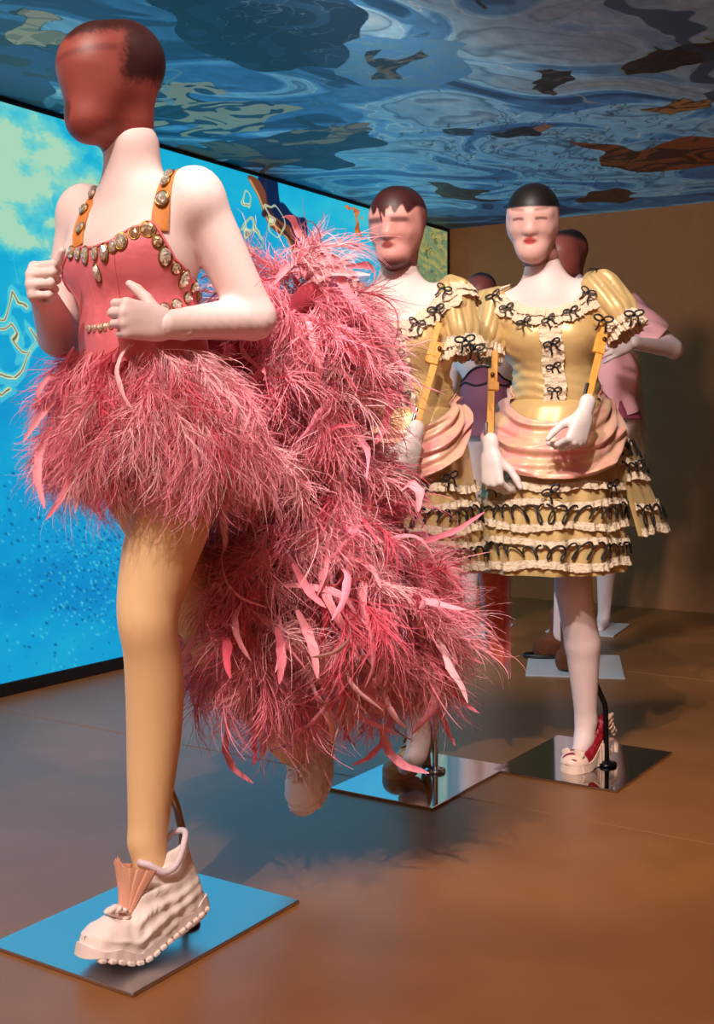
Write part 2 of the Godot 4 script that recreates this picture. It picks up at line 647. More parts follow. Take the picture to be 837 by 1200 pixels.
# ---------------------------------------------------------------- room
func build_room() -> void:
	var g := Geo.new()
	g.box(Transform3D(Basis(), Vector3(-0.85, -0.1, -1.9)), Vector3(6.3, 0.2, 10.6))
	structure("floor", g, M.floor)
	var seams := get_node("floor") as MeshInstance3D
	for z in [-5.07, -3.07, -1.07]:   # a welded joint in the sheet floor
		g = Geo.new()
		g.box(Transform3D(Basis(), Vector3(-0.85, 0.0005, z)), Vector3(6.0, 0.001, 0.004))
		part("floor_seam", g, M.seam_line, seams)
	g = Geo.new()
	g.box(Transform3D(Basis(), Vector3(-0.85, 2.7, -7.05)), Vector3(6.3, 5.6, 0.2))
	structure("wall_back", g, M.brown_wall)
	g = Geo.new()
	g.box(Transform3D(Basis(), Vector3(-3.97, 2.7, -1.9)), Vector3(0.2, 5.6, 10.5))
	structure("wall_left", g, M.brown_wall)
	g = Geo.new()
	g.box(Transform3D(Basis(), Vector3(2.2, 2.7, -1.9)), Vector3(0.2, 5.6, 10.5))
	structure("wall_right", g, M.brown_wall)
	g = Geo.new()
	g.box(Transform3D(Basis(), Vector3(-0.85, 2.7, 3.3)), Vector3(6.3, 5.6, 0.2))
	structure("wall_front", g, M.hall_paint)
	# ceiling: a printed marbled ceiling sheet
	var cm := mat("ceiling_print", 255, 255, 255, 0.55)
	cm.albedo_texture = ImageTexture.create_from_image(ceiling_print())
	g = Geo.new()
	g.box(Transform3D(Basis(), Vector3(-0.85, 5.5, -1.9)), Vector3(6.3, 0.2, 10.6))
	structure("ceiling", g, M.hall_ceiling)
	g = Geo.new()
	g.grid(1, 1, func(a: float, b: float) -> Vector3: return Vector3(-3.86 + 6.0 * a, 2.39, -6.95 + 4.55 * b), false, 2.0, 4.55 / 4.5)
	for k in g.uv.size(): g.uv[k] += Vector2(-0.06 / 3.0, 0.05 / 4.5)
	g.box(Transform3D(Basis(), Vector3(-0.86, 2.452, -4.675)), Vector3(6.0, 0.12, 4.55))
	for k in range(4, g.uv.size()): g.uv[k] *= 0.3
	var canopy := part("ceiling", g, cm, self)
	canopy.set_meta("kind", "structure")
	# added soft panel, an unseen warm fill light behind and above the photographer
	var hp := thing("added_fill_panel", "added square fill panel, out of view on the high hall ceiling", "fill light", Vector3(-0.6, 5.4, 1.4))
	g = Geo.new()
	g.box(Transform3D(Basis(), Vector3(-0.6, 5.37, 1.4)), Vector3(1.9, 0.06, 1.9), 0.01)
	part("housing", g, M.black_steel, hp)
	var pm := mat("fill_glow", 240, 235, 225, 0.6)
	pm.emission_enabled = true
	pm.emission = Color(1.0, 0.9, 0.8)
	pm.emission_energy_multiplier = 1.0
	g = Geo.new()
	g.box(Transform3D(Basis(), Vector3(-0.6, 5.335, 1.4)), Vector3(1.8, 0.01, 1.8))
	part("diffuser", g, pm, hp)
	var pl := AreaLight3D.new()
	pl.name = "fill_glow"
	pl.area_size = Vector2(1.8, 1.8)
	pl.area_normalize_energy = true
	pl.light_color = Color(1.0, 0.93, 0.86)
	pl.light_energy = 21.0
	pl.area_range = 20.0
	pl.shadow_enabled = true
	hp.add_child(pl)
	pl.position = Vector3(0, -0.08, 0)
	pl.rotation.x = -PI / 2
	# light box
	var lb := thing("light_box", "tall glowing blue light box with a marbled cyan print along the side of the room", "light box", Vector3(-3.82, 0, -3.95))
	g = Geo.new()
	for q in [[0.027, 0.054, 0.06, -3.95, 6.0], [2.38, 0.02, 0.0, -3.95, 6.0]]:
		g.box(Transform3D(Basis(), Vector3(-3.815, q[0], q[3])), Vector3(0.1, q[1], q[4]), 0.004)
	for z in [-6.935, -0.965]:
		g.box(Transform3D(Basis(), Vector3(-3.815, 1.23, z)), Vector3(0.1, 2.28, 0.03), 0.004)
	part("frame", g, M.black_trim, lb)
	var lm := mat("light_box_print", 10, 14, 16, 0.35)
	lm.emission_enabled = true
	lm.emission = Color.WHITE
	lm.emission_operator = BaseMaterial3D.EMISSION_OP_MULTIPLY
	lm.emission_texture = ImageTexture.create_from_image(wall_print())
	lm.emission_energy_multiplier = 1.0
	g = Geo.new()
	g.grid(1, 1, func(a: float, b: float) -> Vector3: return Vector3(-3.77, 2.37 - 2.32 * b, -6.92 + 5.94 * a), false, 1, 1, true)
	g.box(Transform3D(Basis(), Vector3(-3.805, 1.21, -3.95)), Vector3(0.066, 2.32, 5.94))
	for k in range(4, g.uv.size()): g.uv[k] = Vector2(0.5, 0.98)
	part("lit_print_screen", g, lm, lb)

func spotlight(at: Vector3, target: Vector3, energy: float, cone: float, label: String) -> void:
	var d := (target - at).normalized()
	var top := Vector3(at.x, 5.4 if at.y > 2.5 else 2.39, at.z)
	var o := thing("track_spotlight", label, "spotlight", top, "")
	var back := at - d * 0.03
	var g := Geo.new()
	g.lathe(PackedVector2Array([Vector2(0.001, -0.13), Vector2(0.035, -0.13), Vector2(0.045, -0.12), Vector2(0.048, -0.01), Vector2(0.05, 0.0), Vector2(0.044, 0.0), Vector2(0.04, -0.03), Vector2(0.001, -0.03)]), back, 28, d)
	part("can", g, M.black_steel, o)
	g = Geo.new()
	g.tube(PackedVector3Array([top, back - d * 0.08]), func(_u: float) -> float: return 0.008, 8)
	g.lathe(PackedVector2Array([Vector2(0.001, -0.02), Vector2(0.04, -0.02), Vector2(0.04, 0.0), Vector2(0.001, 0.0)]), top, 20)
	part("bracket", g, M.black_steel, o)
	var lm: StandardMaterial3D = M.get("lamp_face")
	if lm == null:
		lm = mat("lamp_face", 255, 240, 220, 0.5)
		lm.emission_enabled = true
		lm.emission = Color(1.0, 0.9, 0.78)
		lm.emission_energy_multiplier = 3.0
	g = Geo.new()
	g.lathe(PackedVector2Array([Vector2(0.001, -0.02), Vector2(0.04, -0.02), Vector2(0.04, -0.026), Vector2(0.001, -0.026)]), back, 24, d)
	part("lamp_face", g, lm, o)
	var s := SpotLight3D.new()
	s.name = "beam"
	s.light_color = Color(1.0, 0.95, 0.91)
	s.light_energy = energy
	s.light_size = 0.04 if at.y > 2.5 else 0.15
	s.spot_range = 14.0
	s.spot_attenuation = 2.0
	s.spot_angle = cone
	s.spot_angle_attenuation = 0.5
	s.shadow_enabled = true
	o.add_child(s)
	s.position = at + d * 0.005 - top
	s.basis = Basis.looking_at(d, Vector3.UP if absf(d.y) < 0.95 else Vector3.RIGHT)

# ---------------------------------------------------------------- prints
class Canvas:
	var w: int
	var h: int
	var px: PackedVector3Array
	var at: Vector2      # metres at texel 0,0
	var per: Vector2     # metres per texel
	var rough: FastNoiseLite
	func _init(w_: int, h_: int, from: Vector2, to: Vector2) -> void:
		w = w_; h = h_
		at = from
		per = (to - from) / Vector2(w, h)
		px.resize(w * h)
		rough = FastNoiseLite.new()
		rough.frequency = 1.0
		rough.fractal_octaves = 2
		rough.fractal_gain = 0.25
	func span(lo: Vector2, hi: Vector2) -> Rect2i:
		var p := (lo - at) / per
		var q := (hi - at) / per
		var a := Vector2i(p.min(q).floor()).clamp(Vector2i.ZERO, Vector2i(w, h))
		var b := Vector2i(p.max(q).ceil()).clamp(Vector2i.ZERO, Vector2i(w, h))
		return Rect2i(a, b - a)
	# an area of dye with a wandering outline; veins of the second colour run through it
	func area(pts: Array, col: Color, vein: Color, wander := 0.03, scale := 8.0, alpha := 1.0, rim := Color(0, 0, 0, 0)) -> void:
		var poly := PackedVector2Array()
		var lo := Vector2(1e9, 1e9)
		var hi := -lo
		for p in pts:
			poly.append(Vector2(p[0], p[1]))
			lo = lo.min(poly[-1]); hi = hi.max(poly[-1])
		var pad := Vector2(wander, wander)
		var r := span(lo - pad, hi + pad)
		var c := Vector3(col.r, col.g, col.b)
		var d := Vector3(vein.r, vein.g, vein.b)
		for y in range(r.position.y, r.end.y):
			for x in range(r.position.x, r.end.x):
				var m := at + Vector2(x, y) * per
				var n1 := rough.get_noise_2d(m.x * scale, m.y * scale)
				var n2 := rough.get_noise_2d(m.x * scale + 91.0, m.y * scale)
				var q := m + Vector2(n1, n2) * wander * 2.0
				if Geometry2D.is_point_in_polygon(q, poly):
					var f := smoothstep(0.05, 0.22, rough.get_noise_2d((q.x * 0.84 - q.y * 0.54) * scale * 0.45 + n2 * 1.2, (q.x * 0.54 + q.y * 0.84) * scale * 1.5 + n1 * 1.2 + 17.0))
					px[y * w + x] = px[y * w + x].lerp(c.lerp(d, f), alpha)
				elif rim.a > 0.0:
					q += (q - (lo + hi) / 2.0) * -0.06
					if Geometry2D.is_point_in_polygon(q, poly): px[y * w + x] = px[y * w + x].lerp(Vector3(rim.r, rim.g, rim.b), rim.a)
	func stroke(pts: Array, wide: float, col: Color, wander := 0.01, scale := 14.0) -> void:
		var lo := Vector2(1e9, 1e9)
		var hi := -lo
		for p in pts:
			lo = lo.min(Vector2(p[0], p[1])); hi = hi.max(Vector2(p[0], p[1]))
		var pad := Vector2(wide + wander, wide + wander)
		var r := span(lo - pad, hi + pad)
		var c := Vector3(col.r, col.g, col.b)
		for y in range(r.position.y, r.end.y):
			for x in range(r.position.x, r.end.x):
				var m := at + Vector2(x, y) * per
				var q := m + Vector2(rough.get_noise_2d(m.x * scale, m.y * scale), rough.get_noise_2d(m.x * scale + 37.0, m.y * scale)) * wander * 2.0
				var d := 1e9
				for k in pts.size() - 1:
					var a := Vector2(pts[k][0], pts[k][1])
					var b := Vector2(pts[k + 1][0], pts[k + 1][1])
					d = minf(d, q.distance_to(Geometry2D.get_closest_point_to_segment(q, a, b)))
				var f := clampf((wide - d) / absf(per.x) * 0.5, 0.0, 1.0) * col.a
				if f > 0.0: px[y * w + x] = px[y * w + x].lerp(c, f)
	func image() -> Image:
		var b := PackedByteArray()
		b.resize(w * h * 3)
		for k in w * h:
			var p := px[k]
			b[k * 3] = int(clampf(p.x, 0, 1) * 255.0)
			b[k * 3 + 1] = int(clampf(p.y, 0, 1) * 255.0)
			b[k * 3 + 2] = int(clampf(p.z, 0, 1) * 255.0)
		return Image.create_from_data(w, h, false, Image.FORMAT_RGB8, b)

func layer(n: FastNoiseLite, w: int, h: int, sx: float, sy: float) -> PackedByteArray:   # a noise picture, stretched
	var im := n.get_image(int(w / sx), int(h / sy))
	im.convert(Image.FORMAT_L8)
	im.resize(w, h, Image.INTERPOLATE_CUBIC)
	return im.get_data()

func c8(r: int, g: int, b: int, a := 255) -> Color:
	return Color8(r, g, b, a)

func palette(cols: Array) -> PackedVector3Array:
	var g := ramp(cols)
	var p := PackedVector3Array()
	for k in 256:
		var c := g.sample(k / 255.0)
		p.append(Vector3(c.r, c.g, c.b))
	return p

func ceiling_print() -> Image:
	var w := 832
	var h := 1248
	var cv := Canvas.new(w, h, Vector2(-3.8, -7.0), Vector2(-0.8, -2.5))
	var na := noise(0.75, 2, FastNoiseLite.TYPE_SIMPLEX_SMOOTH, 0.0, 11)
	var nb := noise(0.8, 3, FastNoiseLite.TYPE_SIMPLEX_SMOOTH, 0.0, 23)
	var n3 := layer(noise(0.05, 3, FastNoiseLite.TYPE_SIMPLEX_SMOOTH, 12.0, 31), w, h, 1.0, 2.0)
	var blues := palette([[0.0, 30, 60, 92], [0.2, 40, 78, 114], [0.25, 78, 130, 170], [0.38, 66, 118, 158], [0.42, 104, 160, 196], [0.475, 128, 178, 206], [0.49, 206, 218, 218], [0.51, 140, 186, 208], [0.62, 150, 190, 208], [0.66, 84, 122, 148], [0.69, 126, 168, 190], [0.82, 168, 196, 206], [0.86, 110, 140, 160], [1.0, 176, 196, 200]])
	var cs := cos(TURN)
	var sn := sin(TURN)
	var k := 0
	for y in h:
		var z := -7.0 + 4.5 * y / h
		for x in w:
			var X := -3.8 + 3.0 * x / w
			var u := X * cs - z * sn
			var v := -X * sn - z * cs
			var a := na.get_noise_2d(u * 0.8, v)
			var b := nb.get_noise_2d(u * 0.55 + a * 1.3, v * 1.0 - a * 1.5 + 7.0)
			var c3 := nb.get_noise_2d(u * 1.3 + b * 0.8 + 40.0, v * 3.6 + a * 1.6)
			var t := 0.44 + b * 0.62 + c3 * 0.2
			t += 0.12 * smoothstep(-3.4, -2.2, X) - 0.14 * smoothstep(-4.6, -2.9, z)
			var c := blues[clampi(int(t * 255.0), 0, 255)]
			# the grey wash of the print on the side away from the light box
			var gw := smoothstep(-2.1, -1.3, X + b * 0.5) * smoothstep(-5.3, -4.3, z + a * 0.9)
			c = c.lerp(Vector3(0.56, 0.53, 0.52), gw * 0.7)
			c *= 1.08 + 0.24 * n3[k] / 255.0
			cv.px[k] = c
			k += 1
	var navy := c8(20, 42, 66)
	var navy2 := c8(34, 66, 98)
	var tan := c8(250, 206, 156)
	var tan2 := c8(196, 162, 130)
	var brown := c8(96, 48, 26)
	var rust := c8(176, 84, 40)
	var pool := c8(96, 160, 208)
	cv.area([[-2.4, -2.6], [-1.9, -2.95], [-2.08, -3.3], [-2.3, -3.6], [-2.62, -3.62], [-2.7, -3.3], [-2.62, -2.9]], navy, navy2, 0.081, 2.0)
	cv.area([[-3.45, -2.6], [-3.2, -2.55], [-3.2, -2.9], [-3.5, -3.3], [-3.8, -3.6], [-3.8, -3.1]], c8(36, 92, 150), navy2, 0.054, 2.0)
	cv.area([[-3.32, -4.28], [-3.0, -4.2], [-2.9, -4.5], [-3.2, -4.95], [-3.62, -4.95], [-3.7, -4.6]], navy2, c8(26, 54, 84), 0.090, 2.0)
	cv.area([[-3.15, -3.43], [-3.04, -3.51], [-3.09, -3.8], [-3.35, -3.95], [-3.5, -3.76]], navy2, navy, 0.063, 2.5)
	cv.area([[-2.29, -3.39], [-2.08, -3.37], [-1.96, -3.57], [-2.1, -3.9], [-2.36, -4.1], [-2.5, -3.69]], pool, c8(110, 164, 196), 0.063, 2.0)
	cv.area([[-3.02, -2.6], [-2.9, -2.66], [-3.06, -2.86], [-3.22, -2.94], [-3.22, -2.83]], tan, tan2, 0.063, 4.5, 1.0, Color(0.1, 0.144, 0.1, 0.8))
	cv.area([[-3.12, -3.39], [-2.97, -3.45], [-3.06, -3.75], [-2.95, -3.91], [-3.25, -4.2], [-3.6, -4.0]], tan, navy2, 0.090, 3.0, 0.9)
	cv.area([[-3.17, -4.38], [-2.84, -4.3], [-2.82, -4.43], [-3.15, -4.62], [-3.26, -4.46]], c8(190, 146, 112), c8(120, 100, 92), 0.072, 4.0)
	cv.area([[-2.18, -2.5], [-1.5, -2.95], [-1.6, -3.3], [-1.86, -3.15], [-2.3, -2.75]], c8(200, 158, 122), c8(130, 116, 108), 0.063, 2.5)
	cv.area([[-3.7, -4.2], [-3.45, -4.15], [-3.4, -4.5], [-3.75, -4.9]], c8(150, 118, 92), c8(80, 84, 88), 0.090, 2.5)
	cv.area([[-2.27, -3.54], [-2.2, -3.56], [-2.27, -3.66], [-2.2, -3.66], [-2.05, -3.62], [-2.08, -3.7], [-2.22, -3.73], [-2.31, -3.86], [-2.43, -3.87], [-2.35, -3.72]], c8(38, 48, 60), c8(120, 100, 84), 0.027, 4.5)
	cv.area([[-1.58, -4.23], [-1.4, -4.05], [-1.33, -4.1], [-1.19, -4.05], [-1.1, -4.2], [-1.24, -4.26], [-1.43, -4.32], [-1.56, -4.28]], c8(38, 26, 22), c8(66, 40, 28), 0.023, 6.0, 1.0, Color(0.6, 0.594, 0.3, 0.6))
	cv.area([[-1.97, -4.28], [-1.84, -4.16], [-1.86, -4.08], [-1.72, -4.12], [-1.83, -4.28], [-1.95, -4.41]], c8(34, 28, 28), c8(90, 80, 76), 0.023, 6.0, 1.0, Color(0.6, 0.64, 0.594, 0.3))
	cv.area([[-1.68, -4.81], [-1.51, -4.73], [-1.42, -4.8], [-1.47, -4.92], [-1.64, -4.94]], c8(206, 140, 78), c8(120, 72, 40), 0.018, 6.0, 1.0, Color(0.144, 0.1, 0.072, 0.5))
	cv.area([[-2.12, -5.16], [-2.0, -5.44], [-1.55, -5.4], [-1.2, -5.3], [-1.3, -5.9], [-1.75, -6.06], [-2.07, -5.95], [-2.2, -5.75]], rust, brown, 0.054, 2.5)
	cv.area([[-2.64, -6.38], [-2.4, -6.27], [-2.27, -6.44], [-2.47, -6.68], [-2.66, -6.56]], c8(112, 62, 42), brown, 0.036, 4.0)
	cv.area([[-2.4, -4.83], [-2.22, -4.78], [-2.16, -4.83], [-2.22, -4.95], [-2.36, -4.94]], c8(30, 34, 46), c8(50, 54, 62), 0.018, 6.0)
	cv.area([[-2.2, -4.8], [-2.13, -4.8], [-2.14, -4.88], [-2.2, -4.9]], c8(196, 130, 100), c8(160, 100, 80), 0.018, 6.0)
	cv.area([[-3.17, -5.55], [-3.02, -5.95], [-3.1, -6.26], [-3.28, -5.95]], c8(44, 40, 46), c8(90, 70, 60), 0.054, 3.0)
	cv.area([[-2.55, -4.6], [-2.37, -4.75], [-2.46, -4.82], [-2.58, -4.73]], c8(44, 64, 84), c8(70, 100, 120), 0.036, 5.0)
	cv.stroke([[-1.9, -4.35], [-1.82, -4.55], [-1.75, -4.75], [-1.68, -4.85]], 0.012, c8(196, 190, 178, 230), 0.03, 6.0)
	cv.stroke([[-1.7, -4.4], [-1.58, -4.5], [-1.55, -4.65]], 0.009, c8(190, 180, 166, 200), 0.02, 6.0)
	cv.stroke([[-3.1, -3.1], [-3.0, -3.3], [-3.12, -3.5], [-3.3, -3.6]], 0.02, c8(170, 186, 190, 200), 0.06, 5.0)
	cv.stroke([[-1.72, -3.36], [-1.48, -3.11], [-1.3, -2.9]], 0.012, c8(50, 44, 44), 0.02, 4.0)
	cv.stroke([[-1.3, -3.5], [-1.25, -3.8], [-1.28, -4.4], [-1.35, -4.9]], 0.05, c8(54, 70, 90, 200), 0.05, 4.0)
	var r := RandomNumberGenerator.new()
	r.seed = 5
	for q in 46:   # pearly oil rings
		var p := Vector2(r.randf_range(-2.66, -2.0), r.randf_range(-4.0, -2.75)) if q < 26 else Vector2(r.randf_range(-3.4, -2.2), r.randf_range(-5.0, -3.0))
		var rr := r.randf_range(0.018, 0.045)
		var turn := r.randf() * TAU
		var l := []
		for e in 9: l.append([p.x + cos(turn + e * 0.62) * rr * 1.3, p.y + sin(turn + e * 0.62) * rr])
		cv.stroke(l, 0.0045, c8(196, 204, 206, 210), 0.02, 12.0)
	for q in 260:   # dark flecks in the pale water
		var p := Vector2(r.randf_range(-2.9, -1.7), r.randf_range(-6.2, -4.6))
		var l := []
		var turn := r.randf_range(-0.6, 0.6)
		for e in 3: l.append([p.x + cos(turn + e * 0.5) * 0.03 * e, p.y + sin(turn + e * 0.9) * 0.03 * e])
		cv.stroke(l, 0.006, c8(38, 46, 60, 190), 0.01, 12.0)
	return cv.image()

func wall_print() -> Image:
	var w := 2048
	var h := 768
	var cv := Canvas.new(w, h, Vector2(-6.92, 2.37), Vector2(-0.98, 0.05))
	var n1 := layer(noise(0.004, 3, FastNoiseLite.TYPE_SIMPLEX_SMOOTH, 70.0, 41), w, h, 2.2, 0.9)
	var n2 := layer(noise(0.02, 4, FastNoiseLite.TYPE_SIMPLEX_SMOOTH, 30.0, 43), w, h, 1.6, 1.0)
	var blues := palette([[0.0, 0, 102, 172], [0.25, 0, 136, 200], [0.5, 4, 160, 210], [0.7, 34, 182, 214], [0.84, 84, 198, 208], [0.93, 120, 208, 200], [1.0, 168, 216, 186]])
	var k := 0
	for y in h:
		var Y := 2.37 - 2.32 * y / h
		for x in w:
			var z := -6.92 + 5.94 * x / w
			var a := n1[k] / 255.0
			var b := n2[k] / 255.0
			var t := 0.2 + 0.34 * a + 0.10 * b + 0.14 * smoothstep(0.3, 1.9, Y)
			t += (0.2 + 0.3 * b) * smoothstep(1.75, 2.2, Y + (a - 0.5) * 0.7 + (b - 0.5) * 0.3) * smoothstep(-4.4, -3.5, z)
			t += 0.12 * smoothstep(-4.6, -5.4, z) * smoothstep(1.2, 1.8, Y)
			var c := blues[clampi(int(t * 255.0), 0, 255)]
			var q := smoothstep(-6.28, -6.5, z + (b - 0.5) * 0.3)
			if q > 0.0:
				var f := 0.5 + 0.5 * sin(a * 26.0 + b * 8.0)
				c = c.lerp(Vector3(0.42, 0.52, 0.40).lerp(Vector3(0.66, 0.62, 0.36), f), q)
				if absf(b - 0.5) < 0.02: c = c.lerp(Vector3(0.25, 0.3, 0.2), q * 0.7)
			cv.px[k] = c
			k += 1
	var river := [[-4.90, 2.37], [-4.96, 2.26], [-5.02, 2.19], [-5.18, 2.18], [-5.25, 2.06], [-5.33, 1.99], [-5.47, 1.91], [-5.66, 1.82], [-5.92, 1.70]]
	var shifted := func(l: Array, dx: float, dy: float) -> Array:
		var o := []
		for p in l: o.append([p[0] + dx, p[1] + dy])
		return o
	cv.stroke(shifted.call(river, -0.06, 0.02), 0.07, c8(10, 30, 70), 0.05, 2.5)
	cv.stroke(shifted.call(river, 0.02, -0.03), 0.05, c8(120, 66, 40), 0.04, 2.5)
	cv.stroke(shifted.call(river, 0.055, -0.04), 0.012, c8(206, 150, 96), 0.04, 2.5)
	cv.stroke(shifted.call(river, 0.0, -0.02), 0.012, c8(60, 34, 40), 0.05, 3.5)
	cv.area([[-5.72, 2.37], [-5.86, 2.37], [-5.86, 2.2], [-5.8, 2.26]], c8(214, 128, 60), c8(180, 90, 50), 0.03, 9.0)
	cv.area([[-3.5, 2.39], [-3.72, 2.345], [-3.95, 2.30], [-3.98, 2.39]], c8(236, 178, 70), c8(226, 206, 130), 0.02, 8.0)
	var ring := func(p: Vector2, rx: float, ry: float) -> void:
		var l := []
		for e in 17: l.append([p.x + cos(e * TAU / 16) * rx, p.y + sin(e * TAU / 16) * ry])
		cv.stroke(l, 0.011, c8(222, 226, 180), 0.05, 5.0)
		cv.stroke(l, 0.004, c8(60, 74, 60), 0.05, 5.0)
	for q in [[-4.8, 2.22, 0.05, 0.05], [-5.03, 2.16, 0.07, 0.045], [-4.84, 2.05, 0.09, 0.055], [-4.7, 1.9, 0.05, 0.05], [-4.62, 2.2, 0.04, 0.04], [-4.55, 2.0, 0.06, 0.05], [-4.75, 1.75, 0.06, 0.05]]:
		ring.call(Vector2(q[0], q[1]), q[2], q[3])
	for l in [[[-3.0, 1.5], [-3.22, 1.52], [-3.28, 1.60], [-3.31, 1.56], [-3.36, 1.55]], [[-3.1, 1.44], [-3.22, 1.47], [-3.26, 1.49], [-3.29, 1.46], [-3.26, 1.43], [-3.3, 1.40], [-3.36, 1.39], [-3.40, 1.42], [-3.39, 1.48]], [[-3.18, 1.30], [-3.24, 1.31], [-3.30, 1.30], [-3.37, 1.39]], [[-3.44, 1.76], [-3.47, 1.72], [-3.52, 1.77]], [[-3.44, 1.70], [-3.5, 1.75]], [[-3.05, 1.2], [-3.12, 1.26], [-3.2, 1.22], [-3.26, 1.25]]]:
		cv.stroke(l, 0.034, c8(110, 214, 222, 150), 0.03, 5.0)
		cv.stroke(l, 0.012, c8(226, 224, 176), 0.02, 5.0)
		cv.stroke(l, 0.005, c8(44, 44, 40), 0.02, 5.0)
	var r := RandomNumberGenerator.new()
	r.seed = 9
	for q in 1500:   # beads of oil in the blue
		var p := Vector2(-3.75 + r.randfn(0.0, 0.26), 0.55 + r.randfn(0.0, 0.25))
		var s := r.randf_range(0.003, 0.008)
		cv.stroke([[p.x, p.y], [p.x + s, p.y + s * 0.6]], s, c8(90, 196, 224, 170) if r.randf() < 0.6 else c8(0, 96, 150, 220), 0.0, 1.0)
	for q in 70:
		var p := Vector2(r.randf_range(-4.4, -3.0), r.randf_range(1.0, 1.9))
		var l := []
		var turn := r.randf() * TAU
		for e in 5: l.append([p.x + cos(turn) * 0.03 * e, p.y + sin(turn) * 0.03 * e])
		cv.stroke(l, 0.004, c8(140, 220, 228, 130), 0.06, 6.0)
	return cv.image()

# ---------------------------------------------------------------- stands
func steel_stand(label: String, centre: Vector3, turn: float, size: Vector2, plate: Material, pole: Array, pole_mat: Material, rad := 0.008) -> Node3D:
	var o := thing("display_stand", label, "display stand", centre)
	var g := Geo.new()
	g.box(Transform3D(Basis(Vector3.UP, turn), centre + Vector3(0, 0.004, 0)), Vector3(size.x, 0.008, size.y), 0.0015)
	part("base_plate", g, plate, o)
	if pole.size() > 1:
		g = Geo.new()
		g.tube(PackedVector3Array(pole), func(_u: float) -> float: return rad, 12)
		part("pole", g, pole_mat, o)
		var foot: Vector3 = pole[0]
		g = Geo.new()
		g.lathe(PackedVector2Array([Vector2(0.001, 0.016), Vector2(0.013, 0.016), Vector2(0.016, 0.013), Vector2(0.022, 0.012), Vector2(0.031, 0.009), Vector2(0.033, 0.0), Vector2(0.001, 0.0)]), Vector3(foot.x, 0.008, foot.z), 28)
		part("flange", g, pole_mat, o)
	return o

# ---------------------------------------------------------------- mannequin pieces
# a hand in its own axes: x towards the thumb, y along the fingers, z out of the palm (as written a right hand). curls: bend of each finger in degrees at its three joints
func hand(curls: Array, thumb: Array, spread := 4.0, thumb_len := 1.0) -> Geo:
	var b := Body.new()
	var zx := Vector3(0, 0, 1)
	b.bone(Vector3(0, -0.035, 0), Vector3(0, 0.016, 0), 0.026, 0.025, 0.012, zx, 1.25)
	var heads := [Vector3(0.029, 0.088, 0), Vector3(0.0095, 0.092, -0.003), Vector3(-0.0105, 0.088, -0.002), Vector3(-0.029, 0.079, 0.002)]
	var lens := [[0.042, 0.025, 0.02], [0.046, 0.029, 0.021], [0.042, 0.027, 0.02], [0.033, 0.02, 0.018]]
	for k in 4:
		var h: Vector3 = heads[k]
		b.bone(Vector3(h.x * 0.6, 0.012, 0), h, 0.0165, 0.0115, 0.012, zx, 1.12)
		if k < 3: b.bone(Vector3(h.x * 0.8 - 0.008, 0.03, 0.001), (h + heads[k + 1]) * 0.5 - Vector3(0, 0.012, 0), 0.014, 0.0095, 0.012)
		var p := h
		var bend := 0.0
		var side := deg_to_rad(spread * (1.5 - k))
		var r: float = [0.0098, 0.0102, 0.0096, 0.0086][k]
		for j in 3:
			bend += deg_to_rad(curls[k][j])
			var d := Vector3(sin(side) * cos(bend), cos(bend) * cos(side), sin(bend))
			var q: Vector3 = p + d * lens[k][j]
			b.bone(p, q, r * (1.0 - 0.08 * j), r * (0.92 - 0.1 * j), 0.004)
			p = q
	var p := Vector3(0.018, 0.022, 0.008)
	var l := [0.046, 0.034, 0.026]
	for j in 3:
		var d := Vector3(thumb[j][0], thumb[j][1], thumb[j][2]).normalized()
		var q: Vector3 = p + d * l[j] * thumb_len
		b.bone(p, q, [0.0165, 0.0115, 0.0105][j], [0.0118, 0.0105, 0.0078][j], 0.008 if j == 0 else 0.004)
		p = q
	var g := Geo.new()
	b.nets(0.0026, g)
	return g

# where a hand goes: wrist, a point further along the fingers, the direction of the thumb; left hands are mirrored
func grip(wrist: Vector3, along: Vector3, thumb: Vector3, left: bool, size := 1.0) -> Transform3D:
	var y := (along - wrist).normalized()
	var x := (thumb - y * thumb.dot(y)).normalized()
	var z := x.cross(y) * (-1.0 if left else 1.0)
	return Transform3D(Basis(x * size, y * size, z * size), wrist)

